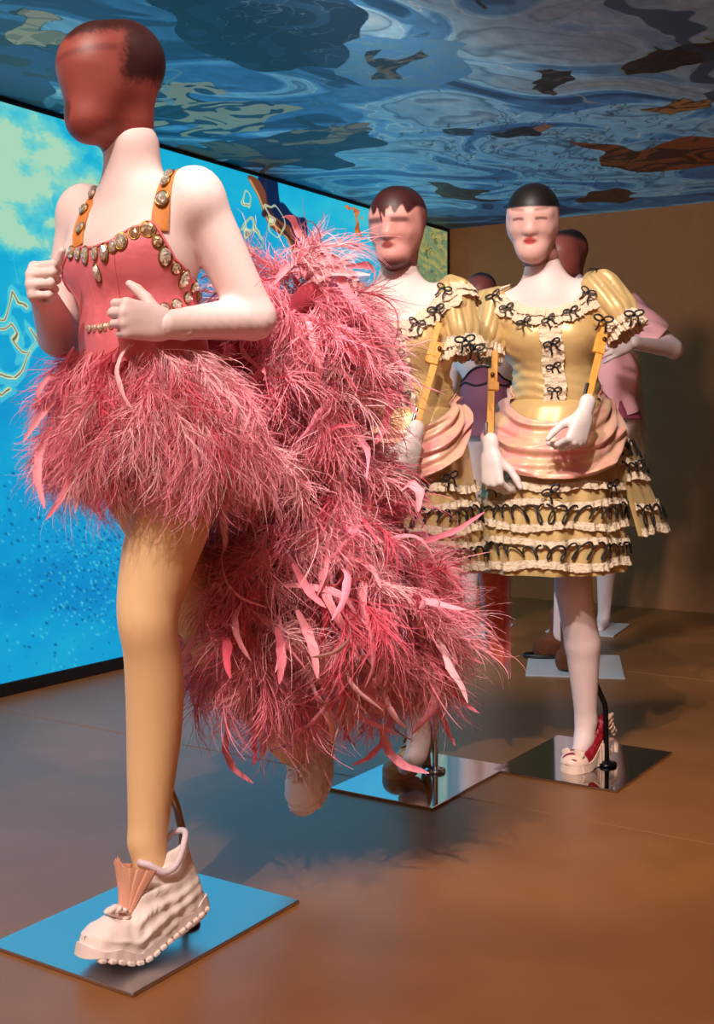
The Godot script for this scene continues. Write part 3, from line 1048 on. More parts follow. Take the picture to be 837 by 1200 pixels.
# a head in its printed stocking: nets of the head in its own axes (x to its left, y up, z forward), coloured by the print
func head(at: Vector3, f: Vector3, tilt: Vector3, size: float, print_: Callable, neck_to: Vector3, features := true) -> Geo:
	var z := f.normalized()
	var y := (tilt - z * tilt.dot(z)).normalized()
	var x := y.cross(z)
	var t := Transform3D(Basis(x, y, z) * size, at)
	var b := Body.new()
	var xx := Vector3(1, 0, 0)
	b.bone(Vector3(0, 0.034, -0.034), Vector3(0, 0.03, 0.014), 0.086, 0.084, 0.03, xx, 1.12)
	b.bone(Vector3(0, 0.0, 0.026), Vector3(0, -0.07, 0.044), 0.066, 0.040, 0.04, xx, 1.05)
	b.bone(Vector3(0, -0.088, 0.056), Vector3(0, -0.092, 0.066), 0.026, 0.022, 0.03)
	for s in [-1.0, 1.0]:
		b.bone(Vector3(s * 0.042, -0.03, 0.01), Vector3(s * 0.014, -0.086, 0.052), 0.024, 0.018, 0.05)
		if features:
			b.bone(Vector3(s * 0.012, 0.018, 0.086), Vector3(s * 0.045, 0.02, 0.07), 0.009, 0.011, 0.025)
			b.bone(Vector3(s * 0.034, -0.022, 0.07), Vector3(s * 0.042, -0.026, 0.06), 0.015, 0.015, 0.03)
	if not features: b.bone(Vector3(0, 0.02, 0.05), Vector3(0, -0.08, 0.052), 0.042, 0.036, 0.05)
	if features: b.bone(Vector3(0, 0.01, 0.086), Vector3(0, -0.03, 0.096), 0.012, 0.012, 0.03)
	if features:
		b.bone(Vector3(0, 0.005, 0.09), Vector3(0, -0.03, 0.103), 0.008, 0.010, 0.014)
		b.bone(Vector3(-0.011, -0.034, 0.095), Vector3(0.011, -0.034, 0.095), 0.007, 0.007, 0.012)
		b.bone(Vector3(-0.014, -0.057, 0.087), Vector3(0.014, -0.057, 0.087), 0.006, 0.006, 0.01)
		b.bone(Vector3(-0.011, -0.066, 0.086), Vector3(0.011, -0.066, 0.086), 0.0065, 0.0065, 0.01)
	var inv := t.affine_inverse()
	var nb := inv * neck_to
	b.bone(Vector3(0, -0.04, -0.03), nb, 0.056, 0.053, 0.03)
	var g := Geo.new()
	b.nets(0.0034, g)
	for k in g.v.size():
		var col: Color = print_.call(g.v[k])
		g.c.append(col)
	var out := Geo.new()
	out.add(g, t)
	return out

func soft(e0: float, e1: float, x: float) -> float:
	return smoothstep(e0, e1, x)

func build_front() -> void:
	var f := at_room(-0.66, 0, -0.75).normalized()      # the way the trunk faces
	var l := at_room(0.75, 0, -0.66).normalized()       # its left side
	var up := Vector3.UP
	var base := pix(190, 1090, 2.5)
	base.y = 0.0
	var neck := pix(157, 205, 2.47)
	var chest := pix(158, 300, 2.47)
	var waist := pix(168, 402, 2.47)
	var hips := pix(182, 500, 2.48)
	var ls := pix(228, 226, 2.385)
	var rs := pix(100, 245, 2.56)
	var le := pix(297, 372, 2.45)
	var re := pix(70, 393, 2.56)
	var lw := pix(196, 381, 2.31)
	var rw := pix(53, 352, 2.37)
	var o := thing("mannequin", "tall pale pink running mannequin in the feather dress, fists raised, brown stocking over its head", "mannequin", base)
	# trunk alone first: clothes are fitted to it
	var trunk := Body.new()
	trunk.bone(chest - l * 0.058, chest + l * 0.058, 0.105, 0.105, 0.05, f, 1.18)
	for s in [-1.0, 1.0]: trunk.bone(chest + f * 0.062 + l * 0.062 * s, chest + f * 0.07 + l * 0.066 * s - up * 0.01, 0.056, 0.052, 0.05)
	trunk.bone(chest - up * 0.02, waist, 0.108, 0.1, 0.06)
	trunk.bone(waist - l * 0.03, waist + l * 0.03, 0.092, 0.092, 0.06, f, 1.05)
	trunk.bone(hips - l * 0.07, hips + l * 0.07, 0.115, 0.115, 0.08)
	trunk.bone(waist, hips, 0.1, 0.115, 0.05)
	trunk.bone(chest + up * 0.09, neck - up * 0.06, 0.082, 0.055, 0.05, f, 1.3)
	for q in [ls, rs]: trunk.bone(neck - up * 0.055, q - up * 0.012, 0.036, 0.052, 0.045)
	trunk.bone(chest + up * 0.05 + l * 0.08, ls - up * 0.02, 0.06, 0.05, 0.05)
	trunk.bone(chest + up * 0.05 - l * 0.08, rs - up * 0.02, 0.06, 0.05, 0.05)
	var body := Body.new()
	body.bones.append_array(trunk.bones)
	body.bone(neck - up * 0.05, pix(154, 172, 2.45), 0.06, 0.0575, 0.045)
	body.bone(ls, le, 0.054, 0.045, 0.012)
	body.bone(le, lw, 0.047, 0.029, 0.012)
	body.bone(rs, re, 0.054, 0.045, 0.012)
	body.bone(re, rw, 0.047, 0.029, 0.012)
	var legs := Body.new()
	# the standing leg: centre, half width (in the picture) and depth down its length
	var run := [[203, 520, 54, 2.44], [202, 600, 47.5, 2.43], [187, 650, 44, 2.425], [175.5, 700, 38, 2.415], [173.5, 728, 35, 2.41], [177.5, 760, 33, 2.425], [181, 800, 34, 2.445], [181, 850, 32.5, 2.46], [178, 900, 29, 2.465], [175, 950, 25, 2.465], [172.5, 985, 22.5, 2.46]]
	var smooth_run := []
	for k in run.size() - 1:
		for e in 4:
			var q := []
			for j in 4: q.append(cubic_interpolate(run[k][j], run[k + 1][j], run[maxi(k - 1, 0)][j], run[mini(k + 2, run.size() - 1)][j], e / 4.0))
			smooth_run.append(q)
	smooth_run.append(run[-1])
	for k in smooth_run.size() - 1:
		var q: Array = smooth_run[k]
		var w: Array = smooth_run[k + 1]
		legs.bone(pix(q[0], q[1], q[3]), pix(w[0], w[1], w[3]), q[2] * q[3] / FOCAL, w[2] * w[3] / FOCAL, 0.002)
	legs.bone(pix(172, 985, 2.46), pix(182, 1045, 2.45), 0.037, 0.036, 0.012)
	legs.bone(pix(182, 1035, 2.45), pix(130, 1095, 2.39), 0.034, 0.03, 0.012)
	legs.bone(pix(152, 525, 2.54), pix(222, 702, 2.68), 0.095, 0.06, 0.012)
	legs.bone(pix(222, 702, 2.68), pix(270, 790, 2.84), 0.058, 0.056, 0.012)
	legs.bone(pix(270, 790, 2.84), pix(340, 880, 3.02), 0.056, 0.036, 0.012)
	var lb := Body.new()
	for q in legs.bones: lb.bone(q.a, q.b, q.ra - 0.003, q.rb - 0.003, q.k)
	body.bones.append_array(lb.bones)
	var g := Geo.new()
	body.nets(0.0085, g)
	var fist := hand([[78, 96, 55], [80, 98, 55], [82, 98, 55], [86, 95, 50]], [[0.85, 0.55, 0.4], [0.6, 0.6, 0.55], [0.5, 0.7, 0.5]], 1.0, 0.8)
	g.add(fist, grip(lw, pix(150, 373, 2.27), up + f * 0.1, true, 0.98))
	g.add(fist, grip(rw, pix(34, 322, 2.27), up, false, 0.98))
	part("figure", g, M.skin, o)
	g = Geo.new()
	legs.nets(0.0085, g)
	part("tights", g, M.tights, o)
	var strands := noise(0.5, 3, FastNoiseLite.TYPE_SIMPLEX_SMOOTH, 0.0, 77)
	var hf := at_room(-0.82, -0.12, -0.56)
	var print_ := func(p: Vector3) -> Color:
		var hair := 0.007 * strands.get_noise_3d(p.x * 60.0, p.y * 160.0, p.z * 160.0)
		var c := lin(152, 74, 68)
		c = c.lerp(lin(140, 62, 56), soft(-0.088, -0.096, p.y + hair))
		c = c.lerp(lin(58, 25, 24), soft(0.016, -0.014, p.z - 0.01 + 0.3 * p.y + hair * 2.0) * soft(-0.035, -0.005, p.y + hair * 2.0))
		c = c.lerp(lin(60, 26, 25), soft(0.07, 0.094, p.y + 0.12 * p.z + hair * 1.5))
		c = c.lerp(lin(104, 46, 42), soft(0.011, 0.004, absf(p.y - 0.03 - 0.18 * absf(p.x) + hair * 0.5)) * 0.6 * soft(0.0, 0.02, p.z))
		c = c.lerp(lin(80, 36, 34), soft(0.03, 0.018, Vector2(p.x * 1.2, p.y + 0.066).length() + hair) * 0.85 * soft(0.0, 0.02, p.z))
		c = c.lerp(lin(132, 62, 58), soft(0.026, 0.014, Vector2(p.x * 1.3, p.y + 0.026).length() + hair) * 0.6 * soft(0.0, 0.02, p.z))
		return c
	g = head(pix(130, 92, 2.42), hf, up + hf * 0.05, 0.99, print_, pix(150, 172, 2.455), false)
	part("printed_stocking", g, M.hood_print, o)
	steel_stand("satin steel plate with a bent bronze pole under the raised white sneaker", pix(177.0, 1090.0, 2.5655) * Vector3(1, 0, 1), 0.0, Vector2(0.40, 0.535), M.satin_plate, [pix(217, 1088, 2.545), pix(217, 1040, 2.545), pix(214, 975, 2.545), pix(207, 945, 2.52), pix(195, 915, 2.49)], M.bronze, 0.0085)
	front_dress(trunk, f, l, neck, chest, waist, hips, base)
	sneakers()

# ---------------------------------------------------------------- the feather dress
func eye_ray(px: float, py: float) -> Vector3:
	return (pix(px, py, 1.0) - Vector3(0, EYE, 0)).normalized()

# a cut stone of unit half width and height with its metal setting
func gem_mesh(stone: Material) -> ArrayMesh:
	var st := Geo.new()
	var rings := [[0.0, 0.72], [0.42, 0.66], [0.8, 0.42], [1.0, 0.06]]
	var n := 9
	var at := func(k: int, e: int) -> Vector3:
		var a := e % n
		var w := TAU * (a + (0.5 if k == 2 else 0.0)) / n
		return Vector3(cos(w) * rings[k][0] + (0.1 if k == 1 else 0.0), sin(w) * rings[k][0], rings[k][1] + (0.1 * sin(a * 2.4 + k * 1.3) if k in [1, 2] else 0.0))
	for k in 3:
		for a in n:
			var q := [at.call(k, a), at.call(k, a + 1), at.call(k + 1, a + 1), at.call(k + 1, a)]
			for tr in [[0, 1, 2], [0, 2, 3]]:
				var s := st.v.size()
				for e in tr:
					st.v.append(q[e]); st.uv.append(Vector2.ZERO)
				st.i.append_array(PackedInt32Array([s, s + 1, s + 2]))
	var rim := Geo.new()
	rim.lathe(PackedVector2Array([Vector2(0.98, 0.12), Vector2(1.08, 0.18), Vector2(1.18, 0.08), Vector2(1.16, -0.12), Vector2(0.9, -0.14)]), Vector3.ZERO, 14, Vector3(0, 0, 1))
	return rim.fill(st.mesh(stone), M.gold_setting)

# an ostrich plume of unit length: a quill along y that droops towards z, with long soft barbs
func plume_mesh(seed_: int, material: Material, barbs := 66) -> ArrayMesh:
	var r := RandomNumberGenerator.new()
	r.seed = seed_
	var g := Geo.new()
	var bend := r.randf_range(0.5, 1.3)
	var twist := r.randf_range(-0.35, 0.35)
	var spine := PackedVector3Array([Vector3.ZERO])
	var dirs := PackedVector3Array()
	for k in 10:
		var a := bend * k / 10.0
		var d := Vector3(sin(twist * k / 10.0), cos(a), sin(a)).normalized()
		dirs.append(d)
		spine.append(spine[-1] + d * 0.1)
	dirs.append(dirs[-1])
	g.tube(spine, func(u: float) -> float: return 0.009 * (1.0 - 0.75 * u), 3)
	for k in barbs:
		var t := 0.02 + 0.8 * pow(k / float(barbs), 1.25) + r.randf_range(-0.01, 0.01)
		var s := clampf(t * 10.0, 0.0, 9.99)
		var p := spine[int(s)].lerp(spine[int(s) + 1], s - int(s))
		var d := dirs[int(s)]
		var side := 1.0 if k % 2 == 0 else -1.0
		var x := Vector3(side, 0, 0)
		var nrm := d.cross(x).normalized()
		var dir := (d * r.randf_range(0.7, 1.2) + x * r.randf_range(0.1, 0.85) + nrm * r.randf_range(-0.5, 0.5)).normalized()
		var ln := r.randf_range(0.4, 0.85)
		var curl := (Vector3(r.randfn() * 0.28, -0.1, 0.3 + r.randfn() * 0.3) - x * r.randf_range(-0.25, 0.4)) * 0.34
		var wide := r.randf_range(0.0045, 0.0105)
		var wv := nrm.lerp(x, r.randf_range(0.0, 0.9)).normalized()
		var s0 := g.v.size()
		var n := 6
		for e in n + 1:
			var w := wide * (1.0 - 0.75 * float(e) / n)
			g.v.append(p - wv * w); g.v.append(p + wv * w)
			g.uv.append(Vector2.ZERO); g.uv.append(Vector2.ZERO)
			if e < n:
				var q := s0 + e * 2
				g.i.append_array(PackedInt32Array([q, q + 1, q + 2, q + 1, q + 3, q + 2]))
			p += dir * ln / n
			dir = (dir + curl * (0.5 + 0.4 * e)).normalized()
	return g.mesh(material)

# a smooth curled cock feather along a path: a thin leaf-shaped vane, folded along its quill
func vane(g: Geo, path: PackedVector3Array, wide: float, side: Vector3) -> void:
	var c := Curve3D.new()
	for k in path.size():
		var tan := (path[mini(k + 1, path.size() - 1)] - path[maxi(k - 1, 0)]) / 6.0
		c.add_point(path[k], -tan, tan)
	var ln := c.get_baked_length()
	var s := g.v.size()
	var n := 12
	for k in n + 1:
		var u := float(k) / n
		var p := c.sample_baked(u * ln)
		var t := (c.sample_baked(minf(u + 0.04, 1.0) * ln) - c.sample_baked(maxf(u - 0.04, 0.0) * ln)).normalized()
		var x := (side - t * side.dot(t)).normalized()
		var y := t.cross(x)
		var w := wide * pow(sin(PI * clampf(0.06 + u * 0.93, 0.0, 1.0)), 0.6) * (0.75 + 0.25 * sin(u * 23.0) * 0.4)
		for e in [[-1.0, -0.35], [-0.5, -0.08], [0.0, 0.0], [0.5, -0.08], [1.0, -0.35]]:
			g.v.append(p + x * w * e[0] + y * w * e[1] * 0.8)
			g.uv.append(Vector2(e[0], u))
		if k < n:
			for e in 4:
				var q := s + k * 5 + e
				g.i.append_array(PackedInt32Array([q, q + 1, q + 5, q + 1, q + 6, q + 5]))

func vane_mesh(seed_: int, material: Material) -> ArrayMesh:
	var r := RandomNumberGenerator.new()
	r.seed = seed_
	var g := Geo.new()
	var p := Vector3.ZERO
	var path := PackedVector3Array()
	var a := r.randf_range(-0.2, 0.2)
	for k in 6:
		path.append(p)
		p += Vector3(sin(a * 0.5) * r.randf_range(-0.6, 0.6), cos(a), sin(a)) * 0.2
		a += r.randf_range(0.15, 0.6)
	vane(g, path, 0.062, Vector3(1, 0, 0.1))
	return g.mesh(material)

func aim(p: Vector3, d: Vector3, droop: Vector3, s: float, spin := 0.0) -> Transform3D:
	var y := d.normalized()
	var z := droop - y * droop.dot(y)
	z = z.normalized() if z.length() > 1e-3 else y.cross(Vector3(0.3, 0.5, 0.8)).normalized()
	var b := Basis(y.cross(z), y, z).rotated(y, spin)
	return Transform3D(b.scaled(Vector3(s, s, s)) if false else Basis(b.x * s, b.y * s, b.z * s), p)

func hit(body: Body, px: float, py: float, off: float) -> Vector3:   # where the sight line through a point of the picture meets a body
	var eye := Vector3(0, EYE, 0)
	for k in 30:
		for s in [1.0, -1.0]:
			var h := body.trace(eye, eye_ray(px + s * k, py), off)
			if h.distance_to(eye) < 7.0: return h
	return eye

func front_dress(trunk: Body, f: Vector3, l: Vector3, neck: Vector3, chest: Vector3, waist: Vector3, hips: Vector3, base: Vector3) -> void:
	var o := thing("feather_dress", "pink sleeveless show dress with jewelled neckline and a huge trailing bustle of ostrich feathers", "dress", base)
	var up := Vector3.UP
	var axis := func(y: float) -> Vector3:
		var a := hips if y < waist.y else waist if y < chest.y else chest
		var b := waist if y < waist.y else chest if y < chest.y else neck
		return a.lerp(b, (y - a.y) / (b.y - a.y))
	var eye := Vector3(0, EYE, 0)
	# bodice
	# the neckline runs through these points of the chest
	var line := []
	for p in [[82, 295], [92, 290], [110, 290], [130, 283], [152, 268], [180, 260], [190, 276], [205, 303], [224, 327], [240, 342]]:
		var h := hit(trunk, p[0], p[1], 0.006)
		var w: Vector3 = h - axis.call(h.y)
		line.append(Vector2(atan2(w.dot(l), w.dot(f)), h.y))
	line.sort_custom(func(p: Vector2, q: Vector2) -> bool: return p.x < q.x)
	var first: Vector2 = line[0]
	var last_: Vector2 = line[-1]
	line.push_front(Vector2(first.x - 0.5, 1.35))
	line.append(Vector2(last_.x + 0.5, 1.33))
	var top := func(th: float) -> float:
		var w := wrapf(th, -PI, PI)
		if w <= line[0].x: return lerpf(1.33, line[0].y, smoothstep(-PI, line[0].x, w))
		if w >= line[-1].x: return line[-1].y
		for k in line.size() - 1:
			if w <= line[k + 1].x: return lerpf(line[k].y, line[k + 1].y, (w - line[k].x) / maxf(line[k + 1].x - line[k].x, 1e-4))
		return 1.33
	var on := func(th: float, y: float, off: float) -> Vector3:
		var d := f * cos(th) + l * sin(th)
		var c: Vector3 = axis.call(y)
		return c + d * trunk.reach(c, d, off)
	var g := Geo.new()
	g.cloth(112, 26, func(a: float, b: float) -> Vector3:
		var th := a * TAU
		var y: float = lerpf(top.call(th), 1.1, b)
		return on.call(th, y, 0.006 + 0.0035 * b * (0.5 + 0.5 * sin(th * 17.0 + 2.0 * sin(th * 5.0)))), 0.003, true)
	var bodice := part("bodice", g, M.pink_satin, o)
	g = Geo.new()
	var edge := PackedVector3Array()
	for k in 140:
		var th := k * TAU / 140
		edge.append(on.call(th, top.call(th), 0.006))
	g.tube(edge, func(_u: float) -> float: return 0.0032, 6, true)
	for th in [-0.62, 0.05, 0.66]:   # panel seams
		var sm := PackedVector3Array()
		for k in 15: sm.append(on.call(th * (1.0 - 0.35 * k / 14.0), lerpf(top.call(th), 1.12, k / 14.0), 0.0065))
		g.tube(sm, func(_u: float) -> float: return 0.0012, 5)
	var pipe := part("piping", g, M.pink_satin, bodice)
	pipe.name = "piping"
	# straps
	var straps: Array[MeshInstance3D] = []
	for q in [[[[187, 270], [188, 250], [190, 232], [194, 214], [199, 203]], 0.0175], [[[90, 288], [92, 268], [97, 250], [106, 235], [114, 226], [122, 219]], 0.0145]]:
		var pts := PackedVector3Array()
		var nrm := PackedVector3Array()
		for p in q[0]:
			var h := hit(trunk, p[0], p[1], 0.004)
			if h.distance_to(chest) > 0.5: continue
			pts.append(h); nrm.append(trunk.normal(h))
		var last := pts[-1]
		for e in ([[0.05, 0.03], [0.11, 0.01], [0.15, -0.09]] if q[1] > 0.015 else [[0.03, 0.02], [0.06, 0.03], [0.1, 0.02], [0.13, -0.05]]):
			var h: Vector3 = last - f * e[0] + up * e[1]
			for again in 4: h += trunk.normal(h) * (0.004 - trunk.dist(h))
			pts.append(h); nrm.append(trunk.normal(h))
		var cv := Curve3D.new()
		for k in pts.size():
			var tn := (pts[mini(k + 1, pts.size() - 1)] - pts[maxi(k - 1, 0)]) / 6.0
			cv.add_point(pts[k], -tn, tn)
		var ln := cv.get_baked_length()
		g = Geo.new()
		g.cloth(40, 4, func(a: float, b: float) -> Vector3:
			var p := cv.sample_baked(a * ln)
			var t := (cv.sample_baked(minf(a * ln + 0.01, ln)) - cv.sample_baked(maxf(a * ln - 0.01, 0.0))).normalized()
			var n := trunk.normal(p)
			return p + t.cross(n).normalized() * (b - 0.5) * 2.0 * q[1] + n * (0.004 - trunk.dist(p)), 0.003)
		straps.append(part("shoulder_strap", g, M.ochre_strap, o))
	# stones
	var clear := gem_mesh(M.crystal)
	var smoky := gem_mesh(M.smoky_crystal)
	var stones := [[82, 296, 4, 7], [90, 297, 4, 7], [98.5, 299, 5.5, 9], [110, 297, 4.5, 7], [121, 296, 5.5, 9], [132, 288, 5, 7], [141, 282, 6.5, 8.5], [157, 272, 5.5, 7], [173, 268, 8, 8], [185, 283, 5.5, 7], [194, 301, 6.5, 10], [207, 315, 5, 6.5], [217, 328, 6, 10], [229, 337, 5.5, 7], [236, 347, 4.5, 7], [113, 321, 5, 9.5],
		[104, 385, 3.2, 4.5], [110.5, 384.5, 3.2, 4.5], [117, 384, 3.2, 4.5], [123.5, 383, 3.4, 4.8], [130, 381, 3.4, 4.8], [137, 379, 3.4, 4.8], [146, 376, 3.4, 4.8], [155, 373, 3.6, 5], [164, 370, 4, 5], [173, 366, 4, 5], [183, 364, 4.5, 5.5], [193, 361, 6, 5.5], [208, 357, 6, 6], [221, 349, 5, 6]]
	var n := 0
	for q in stones:
		var h := hit(trunk, q[0], q[1], 0.0085)
		var nn := trunk.normal(h)
		var y := (up - nn * up.dot(nn)).normalized()
		placed("gem", smoky if n in [7, 8, 9, 11, 14] else clear, Transform3D(Basis(y.cross(nn) * q[2] * 0.0019, y * q[3] * 0.0019, nn * 0.013), h - nn * 0.003), bodice)
		n += 1
	for q in [[193, 211, 5, 6, 0], [189, 232, 7.5, 8, 0], [197, 203, 5, 7, 0], [107, 226, 4, 5.5, 1], [97, 244, 4.5, 6.5, 1], [93, 266, 4, 7, 1], [119, 216, 4, 5, 1]]:
		var h := hit(trunk, q[0], q[1], 0.0085)
		if h.distance_to(chest) > 0.5: continue
		var nn := trunk.normal(h)
		var y := (up - nn * up.dot(nn)).normalized()
		placed("gem", clear, Transform3D(Basis(y.cross(nn) * q[2] * 0.0019, y * q[3] * 0.0019, nn * 0.013), h - nn * 0.003), straps[q[4]])
	# feathers: the under-train they are sewn to
	var blobs := [[344, 372, 2.70, 0.105, 0.12, 0.11], [335, 455, 2.72, 0.12, 0.13, 0.12], [370, 405, 2.78, 0.085, 0.095, 0.1], [368, 560, 2.82, 0.11, 0.13, 0.13], [330, 590, 2.74, 0.13, 0.17, 0.14], [355, 680, 2.78, 0.19, 0.16, 0.17], [430, 680, 2.88, 0.13, 0.14, 0.15], [420, 735, 2.9, 0.185, 0.11, 0.17], [312, 745, 2.78, 0.14, 0.12, 0.15]]
	var net := Body.new()
	var centres := []
	for q in blobs:
		var c := pix(q[0], q[1], q[2])
		centres.append(c)
		var e: float = minf(q[3], q[4]) * (0.34 if centres.size() < 4 else 0.5)
		net.bone(c - l * (q[3] - e) * 0.8 - up * (q[4] - e) * 0.5, c + l * (q[3] - e) * 0.8 + up * (q[4] - e) * 0.5, e, e, 0.06)
	net.bone(pix(235, 420, 2.55), pix(325, 405, 2.68), 0.05, 0.04, 0.05)
	g = Geo.new()
	net.nets(0.014, g)
	part("under_train", g, M.feather_net, o)
	g = Geo.new()
	g.cloth(72, 8, func(a: float, b: float) -> Vector3:
		var th := a * TAU
		var y: float = lerpf(1.195, 0.985, b)
		return on.call(th, maxf(y, 1.0), 0.01 + 0.045 * b) - up * (maxf(y, 1.0) - y), 0.003, true)
	part("under_skirt", g, M.feather_net, o)
	var kinds := ["feather_salmon", "feather_rose", "feather_blush", "feather_crimson", "feather_bright", "feather_dusky"]
	var weights := [5.0, 3.6, 5.0, 1.1, 2.6, 4.0]
	var plumes := []
	for k in 8: plumes.append(plume_mesh(100 + k, M.plume))
	var vanes := []
	for k in 8: vanes.append(vane_mesh(200 + k, M.plume))
	var spots := []   # [transform, is a vane, seen from the front]
	var r := rng
	var view := -at_room(0, 0, 1)
	var clump := noise(5.5, 2, FastNoiseLite.TYPE_SIMPLEX_SMOOTH, 0.0, 61)
	for bi in blobs.size():
		var q: Array = blobs[bi]
		var c: Vector3 = centres[bi]
		var count := int(2500.0 * (q[3] * q[4] + q[4] * q[5] + q[3] * q[5]) * 4.0)
		for k in count:
			var d := Vector3(r.randfn(), r.randfn(), r.randfn()).normalized()
			if d.dot(view) < -0.15 and r.randf() < 0.6: continue
			if d.y < -0.75 and r.randf() < 0.5: continue
			var p := c + at_room(d.x * q[3], d.y * q[4], d.z * q[5])
			var nn := at_room(d.x / q[3], d.y / q[4], d.z / q[5]).normalized()
			var inside := false
			for bj in blobs.size():
				if bj == bi: continue
				var w: Vector3 = p - centres[bj]
				if Vector3(w.dot(at_room(1, 0, 0)) / blobs[bj][3], w.y / blobs[bj][4], w.dot(at_room(0, 0, 1)) / blobs[bj][5]).length() < 0.8: inside = true
			if inside: continue
			var cl := clump.get_noise_3dv(p)
			if cl < -0.14 and r.randf() < 0.6 and bi > 1: continue
			p += nn * clampf(cl, 0.0, 0.5) * 0.07
			p -= nn * r.randf_range(0.0, 0.05)
			var dir := (nn * r.randf_range(0.3, 1.0) - up * r.randf_range(0.15, 1.1) + Vector3(r.randfn(), r.randfn() * 0.7, r.randfn()) * 0.5).normalized()
			var isv := r.randf() < 0.25
			if isv: p += nn * 0.05
			spots.append([aim(p, dir, -up * 0.8 - nn * 0.2, r.randf_range(0.095, 0.2), r.randf_range(-1.4, 1.4)), isv, nn.dot(view) > 0.25])
	for k in 760:
		var th := r.randf_range(-PI, PI)
		if absf(th) > 2.2 and r.randf() < 0.7: continue
		var y := r.randf_range(1.0, 1.232)
		var d := f * cos(th) + l * sin(th)
		var p: Vector3 = on.call(th, y, r.randf_range(0.0, 0.02) + (1.22 - y) * lerpf(0.03, 0.1, absf(sin(th))))
		var dir := (d * r.randf_range(0.1, 0.5) * lerpf(0.7, 1.7, absf(sin(th))) - up * r.randf_range(0.35, 1.1) + Vector3(r.randfn(), r.randfn() * 0.5, r.randfn()) * 0.3).normalized()
		spots.append([aim(p, dir, -up * 0.9 - d * 0.1, r.randf_range(0.08, 0.14), r.randf_range(-0.8, 0.8)), r.randf() < 0.12, d.dot(view) > 0.25])
	# curled feathers that stand out: paths in the picture at their own depth
	var arcs := [[[345, 400], [350, 345], [382, 319], [434, 322], 2.66, 15, 2], [[328, 380], [320, 332], [342, 308], [374, 312], 2.68, 11, 0], [[405, 400], [450, 412], [475, 430], [484, 458], 2.72, 9, 1], [[425, 440], [455, 450], [478, 470], [492, 490], 2.76, 9, 0],
		[[470, 640], [500, 634], [535, 622], [568, 600], 2.84, 9, 1], [[515, 735], [535, 758], [550, 770], [566, 778], 2.85, 8, 1], [[520, 790], [535, 815], [546, 826], [562, 836], 2.85, 9, 1], [[268, 845], [263, 878], [274, 902], [297, 918], 2.7, 11, 1], [[455, 845], [447, 872], [432, 888], [412, 897], 2.78, 10, 1], [[444, 847], [456, 882], [474, 898], [503, 906], 2.76, 14, 5],
		[[512, 820], [520, 845], [526, 860], [534, 874], 2.84, 9, 1], [[300, 850], [298, 870], [299, 885], [297, 898], 2.7, 8, 3], [[64, 470], [52, 482], [38, 500], [27, 518], 2.4, 10, 0], [[60, 500], [46, 530], [43, 560], [52, 596], 2.38, 13, 0], [[84, 540], [78, 570], [68, 590], [54, 609], 2.37, 11, 1], [[88, 545], [90, 565], [90, 580], [88, 602], 2.37, 7, 2], [[80, 440], [58, 440], [46, 455], [42, 482], 2.42, 9, 0],
		[[216, 505], [228, 525], [240, 540], [254, 553], 2.32, 17, 2], [[214, 430], [238, 470], [252, 510], [256, 560], 2.32, 15, 1], [[205, 545], [200, 570], [190, 582], [180, 590], 2.33, 12, 1], [[343, 660], [355, 682], [366, 698], [382, 712], 2.6, 13, 1], [[348, 715], [360, 740], [368, 762], [372, 795], 2.6, 15, 0], [[405, 652], [424, 657], [438, 668], [447, 690], 2.68, 9, 0], [[383, 630], [384, 655], [380, 675], [372, 698], 2.64, 8, 5],
		[[410, 720], [410, 740], [414, 755], [419, 774], 2.66, 11, 4], [[324, 735], [330, 760], [330, 780], [327, 802], 2.6, 14, 1], [[330, 540], [322, 565], [322, 590], [330, 615], 2.6, 9, 0], [[440, 520], [452, 500], [458, 470], [456, 452], 2.74, 13, 1], [[470, 575], [480, 565], [492, 575], [490, 600], 2.76, 14, 0], [[290, 475], [300, 440], [308, 430], [316, 470], 2.58, 10, 1], [[345, 560], [370, 520], [392, 500], [420, 498], 2.68, 8, 3]]
	var gg := 0
	for q in arcs:
		g = Geo.new()
		var path := PackedVector3Array()
		for k in 4: path.append(pix(q[k][0], q[k][1], q[4] - (0.1 if gg >= 20 else 0.0) + 0.015 * sin(k * 1.7)))
		var t := (path[3] - path[0]).normalized()
		vane(g, path, q[5] * 0.5 * q[4] / FOCAL, t.cross(view).normalized() + view * 0.3)
		part("curled_feather", g, M[kinds[q[6]]], o)
		gg += 1
	var order := range(spots.size())
	var left := 300 - gg
	var mass_p := []
	var mass_v := []
	for k in order:
		var sp: Array = spots[k]
		if left > 0 and sp[2] and (sp[1] or k % 6 == 0):
			left -= 1
			var m: Mesh = vanes[k % 8] if sp[1] else plumes[k % 8]
			var tt: Transform3D = sp[0]
			if sp[1]: tt = tt.scaled_local(Vector3.ONE * 1.2)
			var mi := placed("curled_feather" if sp[1] else "plume", m, tt, o)
			mi.set_surface_override_material(0, M[kinds[pick(weights, r)]])
		elif sp[1]: mass_v.append(sp[0])
		else: mass_p.append(sp[0])
	for job in [["plume_mass", mass_p, plumes], ["curled_feather_mass", mass_v, vanes]]:
		for k in 8:
			var l2 := []
			for e in range(k, job[1].size(), 8): l2.append(job[1][e])
			if l2.is_empty(): continue
			var mm := MultiMesh.new()
			mm.transform_format = MultiMesh.TRANSFORM_3D
			mm.use_colors = true
			mm.mesh = job[2][k]
			mm.instance_count = l2.size()
			for e in l2.size():
				mm.set_instance_transform(e, Transform3D(l2[e].basis, l2[e].origin - base))
				var c: Color = M[kinds[pick(weights, r)]].albedo_color.srgb_to_linear()
				mm.set_instance_color(e, c * r.randf_range(0.85, 1.1))
			var mi := MultiMeshInstance3D.new()
			mi.name = numbered(job[0], o)
			mi.multimesh = mm
			mi.set_meta("kind", "stuff")
			o.add_child(mi, true)

